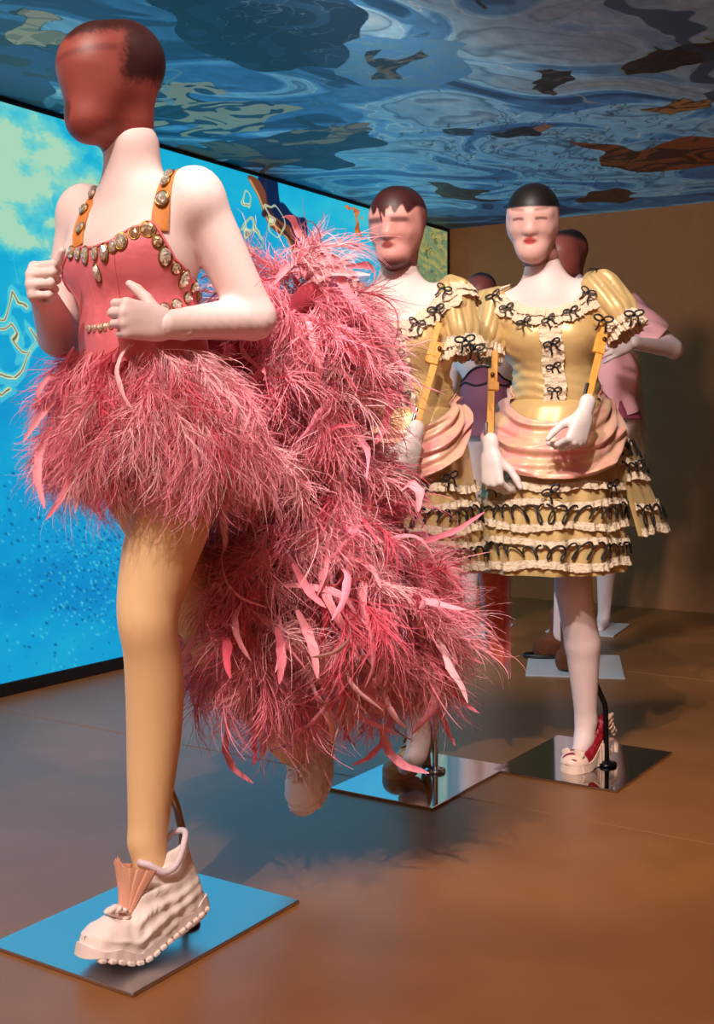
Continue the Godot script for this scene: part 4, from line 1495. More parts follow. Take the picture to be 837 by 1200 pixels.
func pick(weights: Array, r: RandomNumberGenerator) -> int:
	var sum := 0.0
	for w in weights: sum += w
	var x := r.randf() * sum
	for k in weights.size():
		x -= weights[k]
		if x <= 0.0: return k
	return 0

# ---------------------------------------------------------------- the white sneakers
# built in its own axes: x to the right, y up, z from heel (0) to toe (1), in units of the foot's length
func sneaker(called: String, label: String, heel: Vector3, toe: Vector3, upd: Vector3, bend: float) -> void:
	var ln := heel.distance_to(toe)
	var z := (toe - heel).normalized()
	var y := (upd - z * upd.dot(z)).normalized()
	var t := Transform3D(Basis(y.cross(z) * ln, y * ln, z * ln), heel)
	var base := Vector3(toe.x, 0, toe.z)
	var o := thing(called, label, "shoe", base)
	# the sole bends at the ball of the foot: everything past it turns up by bend
	var flex := func(p: Vector3) -> Vector3:
		var e := smoothstep(0.5, 0.86, p.z) * bend
		var d := p - Vector3(0, 0, 0.62)
		return Vector3(p.x, d.y * cos(e) + d.z * sin(e), 0.62 + d.z * cos(e) - d.y * sin(e)) if d.z > -0.15 else p
	var half := func(s: float) -> float:   # half width along the foot
		return lerpf(0.125, 0.185, smoothstep(0.2, 0.7, s)) * pow(clampf(1.0 - pow(absf(s * 2.0 - 1.0), 5.0), 0.0, 1.0), 0.42)
	var high := func(s: float) -> float:
		return lerpf(0.42, 0.17, smoothstep(0.25, 0.8, s)) * pow(clampf(1.0 - pow(clampf((s - 0.55) / 0.46, 0.0, 1.0), 4.0), 0.0, 1.0), 0.5)
	var g := Geo.new()
	g.grid(120, 72, func(a: float, b: float) -> Vector3:
		var s := 0.5 - 0.5 * cos(PI * b)
		var w := TAU * a
		var hw: float = half.call(s)
		var hh: float = high.call(s)
		var open := smoothstep(0.0, 0.5, sin(w)) * smoothstep(0.44, 0.30, s)
		var x := cos(w)
		var yy := sin(w)
		var r := 1.0 / pow(pow(absf(x), 2.6) + pow(absf(yy), 2.6), 1.0 / 2.6)
		var p := Vector3(x * r * hw, maxf(yy * r, -0.25) * hh * (1.0 - 0.25 * open * x * x), s)
		if yy > 0.0: p.x *= 1.0 - 0.34 * smoothstep(0.15, 1.0, yy) * smoothstep(0.75, 0.3, s)
		# pleated layers running from the toe up to the heel
		var ridge := 1.0 - absf(sin(maxf(yy * r, -0.25) * hh * 33.0 + 1.2 * s + 0.3 * sin(s * 9.0 + x) + 0.16 * sin(s * 29.0 + yy * 4.0)))
		var nrm := Vector3(x, yy * 0.8, 0.0).normalized()
		p += nrm * (pow(ridge, 1.6) * 0.036 * sin(PI * clampf(s, 0.1, 0.9)) + 0.003 * sin(s * 47.0 + w * 4.0)) * smoothstep(-0.1, 0.1, yy)
		return flex.call(p), true)
	var geo := Geo.new()
	geo.add(g, t)
	part("upper", geo, M.sneaker, o)
	g = Geo.new()
	g.grid(64, 40, func(a: float, b: float) -> Vector3:
		var s := 0.5 - 0.5 * cos(PI * b)
		var w := TAU * a
		var hw: float = half.call(s) * 1.03
		var yy := clampf(sin(w) * 1.6, -1.0, 1.0)
		return flex.call(Vector3(clampf(cos(w) * 1.4, -1.0, 1.0) * hw * (1.0 + 0.04 * sin(s * 70.0)), -0.03 + yy * 0.032 + 0.012 * sin(s * 26.0) * yy, (s - 0.5) * 1.05 + 0.5)), true)
	for k in 15:   # tread lugs along both edges
		for sd in [-1.0, 1.0]:
			var s := 0.05 + 0.063 * k
			var hw: float = half.call(s)
			var q := Geo.new()
			q.box(Transform3D(Basis(), Vector3(sd * hw * 0.96, -0.068, s)), Vector3(0.06, 0.03, 0.05), 0.008)
			for e in q.v.size(): q.v[e] = flex.call(q.v[e])
			g.add(q)
	geo = Geo.new()
	geo.add(g, t)
	part("sole", geo, M.sneaker_sole, o)
	# the fan-pleated gauze tongue rising over the instep
	g = Geo.new()
	g.cloth(60, 14, func(a: float, b: float) -> Vector3:
		var u := a * 2.0 - 1.0
		var v := pow(absf(u), 1.4)
		var s := lerpf(0.74, 0.64, b) - (0.02 + 0.26 * b) * v
		var yy := lerpf(0.2, 0.6, pow(b, 1.15)) - 0.16 * v * b
		var fold := 0.013 * sin(a * 82.0) * (0.25 + b)
		return flex.call(Vector3(u * lerpf(0.05, 0.16, b) * (1.0 - 0.15 * v), yy + fold * 0.6 - 0.02 * v, s + fold)), 0.006)
	geo = Geo.new()
	geo.add(g, t)
	part("pleated_tongue", geo, M.peach_gauze, o)
	# padded collar and heel tab
	g = Geo.new()
	var ring := PackedVector3Array()
	for k in 28:
		var w := TAU * k / 28
		var s := 0.22 + 0.19 * cos(w)
		ring.append(flex.call(Vector3(sin(w) * 0.125, 0.36 + 0.14 * smoothstep(0.25, -0.95, cos(w)) + 0.1 * smoothstep(0.5, 1.0, cos(w)), s - 0.03)))
	g.tube(ring, func(_u: float) -> float: return 0.024, 8, true)
	geo = Geo.new()
	geo.add(g, t)
	part("collar", geo, M.lilac_lining, o)
	# knotted bow on the toe
	g = Geo.new()
	for k in 9:
		var w := TAU * k / 9.0
		var loop := PackedVector3Array()
		for e in 10:
			var v := PI * 2.0 * e / 9.0
			var rr := 0.07 * sin(v * 0.5)
			loop.append(flex.call(Vector3(cos(w) * rr * 1.5 + 0.012 * sin(v) * sin(w), 0.225 + 0.03 * sin(v * 0.5 + k), 0.75 + sin(w) * rr * 1.5 - 0.012 * sin(v) * cos(w))))
		g.tube(loop, func(_u: float) -> float: return 0.014, 6)
	geo = Geo.new()
	geo.add(g, t)
	part("knot", geo, M.sneaker, o)

func sneakers() -> void:
	sneaker("pleated_sneaker", "chunky pleated white sneaker standing on its toes on the satin steel plate", pix(236, 1048, 2.51), pix(100, 1143, 2.31), Vector3.UP + at_room(-0.2, 0, -0.1), 0.52)
	sneaker("pleated_sneaker", "chunky white sneaker of the raised foot, hanging toe down below the feathers", pix(378, 842, 3.15), pix(355, 951, 2.95), at_room(-0.42, 0.1, -0.9), 0.1)

# ---------------------------------------------------------------- the pair in gold satin
func trunk_of(f: Vector3, l: Vector3, neck: Vector3, chest: Vector3, waist: Vector3, hips: Vector3, ls: Vector3, rs: Vector3) -> Body:
	var up := Vector3.UP
	var t := Body.new()
	t.bone(chest - l * 0.055, chest + l * 0.055, 0.1, 0.1, 0.05, f, 1.18)
	for s in [-1.0, 1.0]: t.bone(chest + f * 0.06 + l * 0.06 * s, chest + f * 0.068 + l * 0.064 * s - up * 0.01, 0.055, 0.05, 0.05)
	t.bone(chest - up * 0.02, waist, 0.104, 0.096, 0.06)
	t.bone(waist - l * 0.035, waist + l * 0.035, 0.09, 0.09, 0.06, f, 1.05)
	t.bone(hips - l * 0.045, hips + l * 0.045, 0.093, 0.093, 0.05)
	t.bone(waist, hips, 0.094, 0.095, 0.04)
	t.bone(chest + up * 0.085, neck - up * 0.045, 0.08, 0.065, 0.06, f, 1.3)
	for q in [ls, rs]:
		t.bone(neck - up * 0.04, q - up * 0.01, 0.04, 0.05, 0.05)
		t.bone(chest + up * 0.04, q - up * 0.025, 0.065, 0.05, 0.05)
	return t

func bow_mesh(material: Material) -> ArrayMesh:   # a narrow ribbon tied in a bow, about two units wide, lying in the plane z = 0
	var g := Geo.new()
	for s in [-1.0, 1.0]:
		var p := PackedVector3Array()
		for k in 13:
			var w := TAU * k / 12.0
			var rr := 0.5 - 0.5 * cos(w)
			p.append(Vector3(s * rr * 0.95, 0.28 * sin(w) + 0.12 * rr, 0.16 * sin(w * 0.5)))
		g.tube(p, func(_u: float) -> float: return 0.11, 6, false, 0.5, Vector3(0, 0, 1))
		p = PackedVector3Array()
		for k in 7:
			var u := k / 6.0
			p.append(Vector3(s * (0.1 + 0.5 * u + 0.1 * sin(u * 6.0)), -0.05 - 1.15 * u, 0.1 * sin(u * 4.0) + 0.04))
		g.tube(p, func(_u: float) -> float: return 0.11, 6, false, 0.5, Vector3(0, 0, 1))
	var k2 := PackedVector3Array([Vector3(-0.1, 0, 0.05), Vector3(0.0, 0.02, 0.14), Vector3(0.1, 0, 0.05)])
	g.tube(k2, func(_u: float) -> float: return 0.13, 6)
	return g.mesh(material)

# a gathered lace frill along a line: at(u) gives a point, out(u) the outward direction, fall(u) the direction in which it hangs
func frill(g: Geo, n: int, at: Callable, out: Callable, fall: Callable, deep: float, waves: float, amp: float, closed: bool, seed_ := 0.0) -> void:
	g.cloth(n, 6, func(a: float, b: float) -> Vector3:
		var w := a * waves * TAU + seed_
		var ruf := sin(w) + 0.45 * sin(w * 0.53 + 1.3 + seed_) + 0.3 * sin(w * 2.1 + seed_)
		var scallop := deep * (b + 0.09 * b * b * absf(sin(w * 0.9 + 0.5)) + 0.10 * b * sin(w * 0.31 + seed_))
		var p: Vector3 = at.call(a)
		return p + fall.call(a) * scallop + out.call(a) * (0.003 + amp * (0.25 + b) * (0.7 + 0.45 * ruf)), 0.0012, closed, 20, 1)

func flat_dir(v: Vector3) -> Vector3:
	return Vector3(v.x, 0, v.z).normalized()

func gold_figure(c: Dictionary) -> void:
	var up := Vector3.UP
	var f: Vector3 = c.f
	var l: Vector3 = c.l
	var neck: Vector3 = c.neck
	var chest: Vector3 = c.chest
	var waist: Vector3 = c.waist
	var hips: Vector3 = c.hips
	var base := Vector3(c.ankle.x, 0, c.ankle.z)
	var trunk := trunk_of(f, l, neck, chest, waist, hips, c.ls, c.rs)
	# ---- mannequin
	var o := thing("mannequin", c.label, "mannequin", base)
	var body := Body.new()
	body.bones.append_array(trunk.bones)
	body.bone(neck - up * 0.05, c.neck_top, 0.062, 0.0545, 0.05)
	body.bone(c.ls, c.lcuff.lerp(c.ls, 0.25), 0.05, 0.045, 0.02)
	body.bone(c.rs, c.rcuff.lerp(c.rs, 0.25), 0.05, 0.045, 0.02)
	body.bone(hips + l * 0.04, c.knee, 0.08, 0.056, 0.015)
	body.bone(c.knee, c.calf, 0.056, 0.055, 0.012)
	body.bone(c.calf, c.ankle, 0.055, 0.033, 0.012)
	body.bone(c.ankle, c.instep, 0.032, 0.03, 0.02)
	body.bone(c.instep, c.ball, 0.03, 0.022, 0.02)
	body.bone(hips - l * 0.06, hips - l * 0.05 - up * 0.30 + f * 0.04, 0.075, 0.052, 0.015)   # the trailing leg, folded up behind under the skirt
	body.bone(hips - l * 0.05 - up * 0.30 + f * 0.04, hips - l * 0.05 - up * 0.24 - f * 0.14, 0.052, 0.04, 0.012)
	var g := Geo.new()
	body.nets(0.0095, g)
	part("figure", g, M.skin, o)
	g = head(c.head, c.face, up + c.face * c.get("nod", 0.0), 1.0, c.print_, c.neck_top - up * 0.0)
	part("printed_stocking", g, M.hood_print, o)
	# forearms: folding wooden rules jointed above a cast hand
	for a in c.arms:
		var p0: Vector3 = a.top
		var p1: Vector3 = a.wrist
		var d := (p1 - p0).normalized()
		var x := d.cross(-at_room(0, 0, 1)).normalized()
		var z := x.cross(d)
		var ln := p0.distance_to(p1)
		g = Geo.new()
		g.box(Transform3D(Basis(x, d, z), p0 + d * ln * 0.5 + x * 0.002), Vector3(0.021, ln, 0.011), 0.0015)
		var arm := part("wooden_forearm", g, M.wood, o)
		g = Geo.new()
		g.box(Transform3D(Basis(x, d, z), p0 + d * 0.0 + x * a.off - z * 0.012), Vector3(0.019, 0.12, 0.011), 0.0015)
		g.box(Transform3D(Basis(x, d, z), p0 + d * 0.055 + x * a.off * 0.5 + z * 0.002), Vector3(0.034, 0.026, 0.016), 0.002)
		part("upper_slat", g, M.wood, arm)
		g = Geo.new()
		g.lathe(PackedVector2Array([Vector2(0.0005, 0.011), Vector2(0.006, 0.011), Vector2(0.006, -0.011), Vector2(0.0005, -0.011)]), p0 + d * 0.02 + z * 0.002, 12, z)
		part("hinge_pin", g, M.bronze, arm)
		if a.has("ticks"):
			g = Geo.new()
			for k in 26:
				g.box(Transform3D(Basis(x, d, z), p0 + d * (0.05 + 0.0075 * k) + x * 0.0125 + z * 0.0), Vector3(0.0008, 0.0018, 0.009 if k % 5 == 0 else 0.005))
			var tm := part("rule_marking", g, M.black_ribbon, arm)
			tm.set_meta("label", "black measure marks on the wooden rule")
		g = Geo.new()
		g.tube(PackedVector3Array([p1 - d * 0.055 + x * 0.013, p1 + d * 0.02 + x * 0.013]), func(_u: float) -> float: return 0.0068, 12)
		part("steel_pin", g, M.chrome, arm)
		g = Geo.new()
		g.add(a.hand, grip(p1 + (a.tip - p1).normalized() * 0.036, a.tip, a.thumb, a.left, a.get("size", 0.98)))
		part("hand", g, M.white_hand, o)
	# ---- dress
	var dr := thing("gold_dress", c.dress_label, "dress", base)
	var axis := func(y: float) -> Vector3:
		var a := hips if y < waist.y else waist if y < chest.y else chest
		var b := waist if y < waist.y else chest if y < chest.y else neck
		return a.lerp(b, clampf((y - a.y) / (b.y - a.y), 0.0, 1.0))
	var on := func(th: float, y: float, off: float) -> Vector3:
		var d := f * cos(th) + l * sin(th)
		var p: Vector3 = axis.call(y)
		return p + d * trunk.reach(p, d, off)
	var line := []
	for p in c.line:
		var h := hit(trunk, p[0], p[1], 0.005)
		var w: Vector3 = h - axis.call(h.y)
		line.append(Vector2(atan2(w.dot(l), w.dot(f)), h.y))
	line.sort_custom(func(p: Vector2, q: Vector2) -> bool: return p.x < q.x)
	var top := func(th: float) -> float:
		var w := wrapf(th, -PI, PI)
		if w <= line[0].x: return lerpf(neck.y - 0.06, line[0].y, smoothstep(-PI * 0.8, line[0].x, w))
		if w >= line[-1].x: return lerpf(line[-1].y, neck.y - 0.06, smoothstep(line[-1].x, PI * 0.8, w))
		for k in line.size() - 1:
			if w <= line[k + 1].x: return lerpf(line[k].y, line[k + 1].y, smoothstep(0, 1, (w - line[k].x) / maxf(line[k + 1].x - line[k].x, 1e-4)))
		return neck.y - 0.06
	g = Geo.new()
	g.cloth(120, 44, func(a: float, b: float) -> Vector3:
		var th := a * TAU
		var y: float = lerpf(top.call(th), waist.y - 0.03 - 0.085 * pow(maxf(cos(th), 0.0), 2.0), b)
		var side := smoothstep(0.35, 1.1, absf(wrapf(th, -PI, PI)))
		var pull := 0.0022 * sin(y * 210.0 + 5.0 * sin(th * 2.0)) * smoothstep(waist.y + 0.14, waist.y + 0.02, y) + 0.0014 * sin(y * 130.0 + th * 9.0) * side
		return on.call(th, y, 0.006 + pull), 0.003, true)
	var bodice := part("bodice", g, M.gold_satin, dr)
	# collar frill in two layers
	g = Geo.new()
	var c_at := func(off: float, drop: float) -> Callable:
		return func(a: float) -> Vector3:
			var th := a * TAU
			return on.call(th, top.call(th) - drop, off)
	var c_out := func(a: float) -> Vector3: return f * cos(a * TAU) + l * sin(a * TAU)
	var c_fall := func(a: float) -> Vector3:
		var th := a * TAU
		var p: Vector3 = on.call(th, top.call(th), 0.008)
		var q: Vector3 = on.call(th, top.call(th) - 0.03, 0.008)
		return (q - p).normalized()
	frill(g, 420, c_at.call(0.009, -0.004), c_out, c_fall, 0.05, 52.0, 0.005, true)
	frill(g, 420, c_at.call(0.012, -0.008), c_out, c_fall, 0.026, 61.0, 0.006, true, 2.0)
	var collar := part("lace_collar", g, M.lace, dr)
	# placket of lace down the middle of the bodice
	g = Geo.new()
	var mid := []
	for p in c.placket: mid.append(hit(trunk, p[0], p[1], 0.009))
	var cv := Curve3D.new()
	for k in mid.size():
		var tn: Vector3 = (mid[mini(k + 1, mid.size() - 1)] - mid[maxi(k - 1, 0)]) / 6.0
		cv.add_point(mid[k], -tn, tn)
	var ln2 := cv.get_baked_length()
	for sd in [-1.0, 1.0]:
		frill(g, 130, func(a: float) -> Vector3: return cv.sample_baked(a * ln2), func(_a: float) -> Vector3: return f, func(_a: float) -> Vector3: return l * sd, 0.031, 11.0, 0.0045, false, sd)
	g.cloth(30, 2, func(a: float, b: float) -> Vector3: return cv.sample_baked(a * ln2) + l * (b - 0.5) * 0.022 + f * (0.009 + 0.001 * sin(a * 60.0)), 0.002)
	var placket := part("lace_placket", g, M.lace, dr)
	# sleeves
	var sleeves := []
	for q in [[c.ls, c.lcuff, 1.0], [c.rs, c.rcuff, -1.0]]:
		var s0: Vector3 = q[0] + up * 0.012
		var s1: Vector3 = q[1]
		var d := (s1 - s0).normalized()
		var x := (f - d * f.dot(d)).normalized()
		var y := d.cross(x)
		var ln := s0.distance_to(s1)
		var prof := func(t: float, w: float) -> float:
			var r := lerpf(0.05, c.get("puff", 0.066), smoothstep(0.0, 0.35, t)) - 0.011 * smoothstep(0.75, 1.0, t)
			r += 0.0025 * sin(w * 13.0 + t * 2.0) * smoothstep(0.6, 0.0, t) + 0.0032 * sin(w * 14.0 + 1.0 - t) * smoothstep(0.35, 1.0, t) + 0.005 * sin(w * 5.0 + t * 2.5) + 0.001 * sin(w * 21.0 + t * 4.0)
			return r
		g = Geo.new()
		g.cloth(90, 26, func(a: float, b: float) -> Vector3:
			var w := a * TAU
			var r: float = prof.call(b, w)
			return s0 - d * 0.05 + d * (ln + 0.05) * b + (x * cos(w) + y * sin(w)) * r * smoothstep(-0.06, 0.16, b), 0.003, true, 1, 1)
		var sl := part("puff_sleeve", g, M.gold_satin, dr)
		sleeves.append(sl)
		g = Geo.new()
		for e in [[-0.012, 0.042, 1.0], [-0.022, 0.026, 1.06]]:
			frill(g, 260, func(a: float) -> Vector3: return s1 + d * e[0] + (x * cos(a * TAU) + y * sin(a * TAU)) * 0.054 * e[2], func(a: float) -> Vector3: return x * cos(a * TAU) + y * sin(a * TAU), func(a: float) -> Vector3: return d, e[1], 26.0, 0.008, true, e[1] * 50.0)
		part("lace_cuff", g, M.lace, sl)
		g = Geo.new()
		g.cloth(60, 3, func(a: float, b: float) -> Vector3:
			var w := a * TAU
			return s1 - d * 0.03 + d * 0.022 * b + (x * cos(w) + y * sin(w)) * (0.056 + 0.002 * sin(w * 9.0)), 0.002, true)
		part("cuff_band", g, M.lace, sl)
	# skirts
	var hem: Vector3 = c.hem
	var rx: float = c.rx
	var rz: float = c.rz
	var skirt := func(th: float, y: float, off: float) -> Vector3:
		var t := clampf((waist.y - 0.01 - y) / (waist.y - hem.y), 0.0, 1.06)
		var ax := waist.lerp(hem, t)
		ax.y = y
		var e := pow(t, 0.42)
		var fold := 0.011 * t * sin(th * 9.0 + 1.5 * sin(th * 2.0)) + 0.005 * t * sin(th * 21.0 + 4.0 * t)
		return ax + l * sin(th) * (lerpf(0.118, rx, e) + fold + off) + f * cos(th) * (lerpf(0.104, rz, e) + fold + off)
	g = Geo.new()
	g.cloth(160, 30, func(a: float, b: float) -> Vector3: return skirt.call(a * TAU, lerpf(waist.y - 0.01, hem.y, b), 0.0), 0.004, true)
	var sk := part("skirt", g, M.gold_satin, dr)
	g = Geo.new()
	var sq := Geo.new()
	var flounces := func(fg: Geo, fs: Geo, sf: Callable, rows: Array, bands: Array, a0: float, a1: float, full: bool) -> void:
		for r in rows:
			var o2 := func(a: float) -> Vector3:
				var th := lerpf(a0, a1, a)
				return (f * cos(th) + l * sin(th)).normalized()
			frill(fg, 460, func(a: float) -> Vector3: return sf.call(lerpf(a0, a1, a), r[0] + 0.006 * sin(a * 31.0 + r[0] * 40.0), 0.004), o2, func(_a: float) -> Vector3: return Vector3.DOWN, r[1], 44.0 * (a1 - a0) / TAU, 0.008, full, r[0] * 31.0)
		for r in bands:
			var p := PackedVector3Array()
			var loops := 37.0 * (a1 - a0) / TAU
			var n := int(loops * 16.0)
			for k in n + 1:
				var w := TAU * loops * k / n
				var vary := 1.0 + 0.25 * sin(k * 0.043 + r[0] * 17.0)
				var th := a0 + (a1 - a0) * k / n + 0.058 * vary * sin(w + 0.9 * sin(k * 0.031))
				p.append(sf.call(th, r[0] + r[1] * (cos(w) * vary - 0.12 * sin(k * 0.09)), 0.015))
			fs.tube(p, func(_u: float) -> float: return 0.0029, 6)
	flounces.call(g, sq, skirt, [[0.908, 0.022], [0.856, 0.02], [0.79, 0.022], [0.742, 0.02], [0.676, 0.024]], [[0.818, 0.022], [0.706, 0.021]], 0.0, TAU, true)
	part("lace_flounce", g, M.lace, sk)
	part("ribbon_scribble", sq, M.black_ribbon, sk)
	if c.has("tail"):
		var tc: Vector3 = c.tail
		var tail := func(th: float, y: float, off: float) -> Vector3:
			var t := clampf((waist.y - 0.03 - y) / (waist.y - 0.03 - tc.y), 0.0, 1.05)
			var ax := waist.lerp(tc, pow(t, 0.6))
			ax.y = y
			var fold := 0.014 * t * sin(th * 8.0 + 1.0) + 0.006 * sin(th * 19.0) * t
			return ax + (l * sin(th) * 1.0 + f * cos(th) * 0.9) * (lerpf(0.12, c.tail_r, pow(t, 0.62)) + fold + off)
		g = Geo.new()
		g.cloth(110, 22, func(a: float, b: float) -> Vector3: return tail.call(lerpf(0.75, TAU - 0.75, a), lerpf(waist.y - 0.03, tc.y, b), 0.0), 0.004)
		var tl := part("overskirt", g, M.gold_satin, dr)
		g = Geo.new()
		sq = Geo.new()
		flounces.call(g, sq, tail, [[1.035, 0.022], [0.975, 0.022], [0.93, 0.022], [0.835, 0.022], [0.765, 0.026]], [[1.005, 0.022], [0.80, 0.026], [0.95, 0.018]], 0.8, TAU - 0.8, false)
		part("lace_flounce", g, M.lace, tl)
		part("ribbon_scribble", sq, M.black_ribbon, tl)
	# pink swag draped over the front
	g = Geo.new()
	g.cloth(150, 60, func(a: float, b: float) -> Vector3:
		var th := lerpf(-1.95, 1.95, a)
		var u := absf(th + c.swag_skew) / 1.95
		var low := lerpf(c.swag_low, waist.y - 0.02, pow(minf(u, 1.0), 2.3))
		var y := lerpf(waist.y + 0.03 - 0.115 * pow(maxf(cos(th * 0.85), 0.0), 2.0), low, b)
		var deep := b * (1.0 - 0.6 * u)
		var fold := 0.009 * (1.0 - 2.0 * absf(sin(b * 6.5 - 0.9 * th + 0.5 * sin(th * 5.0 + b * 4.0) + 0.7 * sin(th * 2.2)))) + 0.005 * sin(b * 27.0 + 2.3 * th) + 0.003 * sin(th * 7.0 + b * 6.0)
		return skirt.call(th, y, 0.024 + fold * smoothstep(0.0, 0.15, b) + 0.018 * deep - 0.014 * smoothstep(0.9, 1.0, b)), 0.004)
	part("pink_swag", g, M.swag_satin, dr)
	if c.has("sash"):
		g = Geo.new()
		g.cloth(14, 40, func(a: float, b: float) -> Vector3:
			var t: Vector3 = c.sash[0].lerp(c.sash[1], a)
			var e: Vector3 = c.sash[2].lerp(c.sash[3], a)
			return t.lerp(e, b) + f * (0.028 * sin(a * 7.0 + 0.6 * b) + 0.004 * sin(b * 9.0)), 0.003)
		var sa := part("hanging_sash", g, M.coral_sash, dr)
		sa.set_meta("label", "coral pink sash end hanging below the hem")
	# bows
	var bow: Mesh = M.get("bow")
	if bow == null:
		bow = bow_mesh(M.black_ribbon)
		M.bow = bow
	for q in c.bows:
		var h := hit(trunk, q[0], q[1], 0.02)
		var nn := trunk.normal(h)
		var y := (up - nn * up.dot(nn)).normalized()
		y = y.rotated(nn, rng.randf_range(-0.7, 0.7))
		placed("ribbon_bow", bow, Transform3D(Basis(y.cross(nn), y, nn).scaled_local(Vector3.ONE * rng.randf_range(0.022, 0.027)), h), collar if q[2] == 0 else placket)
	for q in c.sleeve_bows:
		var nn := -at_room(0, 0, 1)
		placed("ribbon_bow", bow, Transform3D(Basis(up.cross(nn), up, nn).rotated(nn, rng.randf_range(-0.5, 0.5)).scaled_local(Vector3.ONE * 0.03), q[1]), sleeves[q[0]])
	for q in c.skirt_bows:
		var th: float = q[0]
		var h: Vector3 = skirt.call(th, q[1], 0.022)
		var nn := (f * cos(th) + l * sin(th)).normalized()
		placed("ribbon_bow", bow, Transform3D(Basis(up.cross(nn), up, nn).rotated(nn, rng.randf_range(-0.5, 0.5)).scaled_local(Vector3.ONE * 0.03), h), sk)

# a court shoe: heel and toe points on the ground, heel height
func pump(called: String, label: String, heel: Vector3, toe: Vector3, lift: float, c: Dictionary) -> Node3D:
	var z := flat_dir(toe - heel)
	var ln := heel.distance_to(toe)
	var y := Vector3.UP
	var t := Transform3D(Basis(y.cross(z), y, z), heel)
	var o := thing(called, label, "shoe", Vector3(heel.x + toe.x, 0, heel.z + toe.z) * 0.5 * Vector3(1, 0, 1))
	var wide: float = c.wide
	var sole_y := func(s: float) -> float: return lift * smoothstep(0.72, 0.05, s) + c.platform
	var half := func(s: float) -> float: return wide * lerpf(0.68, 1.0, smoothstep(0.2, 0.72, s)) * pow(clampf(1.0 - pow(absf(s * 2.0 - 1.0), c.get("blunt", 4.0)), 0.0, 1.0), 0.45)
	var g := Geo.new()
	g.cloth(44, 40, func(a: float, b: float) -> Vector3:   # upper, from the sole on one side over the foot to the other; open behind the toe cap
		var s := 0.5 - 0.5 * cos(PI * b)
		var hw: float = half.call(s)
		var hh := lerpf(c.back_high, c.toe_high, smoothstep(0.1, 0.7, s)) * pow(clampf(1.0 - pow(s, 7.0), 0.0, 1.0), 0.5)
		var u := a * 2.0 - 1.0
		var opening := smoothstep(c.throat, c.throat - 0.1, s)
		var w := u * PI * 0.5
		if opening > 0.0: w = signf(u) * lerpf(absf(w), lerpf(PI * 0.25, PI * 0.5, absf(u)), opening)
		var wob: float = c.get("crinkle", 0.0) * sin(s * 44.0 + 6.0 * u) * (1.0 - absf(u) * 0.6)
		return t * Vector3(sin(w) * hw * (1.0 - 0.2 * opening * cos(w)), sole_y.call(s) + cos(w) * hh + wob, s * ln), 0.0035)
	part("upper", g, c.upper, o)
	g = Geo.new()
	g.grid(40, 30, func(a: float, b: float) -> Vector3:
		var s := 0.5 - 0.5 * cos(PI * b)
		var w := a * TAU
		var sh: float = sole_y.call(s)
		var th: float = c.platform if s > 0.55 else lerpf(0.008, c.platform, smoothstep(0.35, 0.55, s))
		return t * Vector3(clampf(cos(w) * 1.5, -1.0, 1.0) * half.call(s) * 1.05, sh - th * 0.5 + clampf(sin(w) * 1.5, -1.0, 1.0) * th * 0.5, s * ln), true)
	part("sole", g, c.sole, o)
	return o

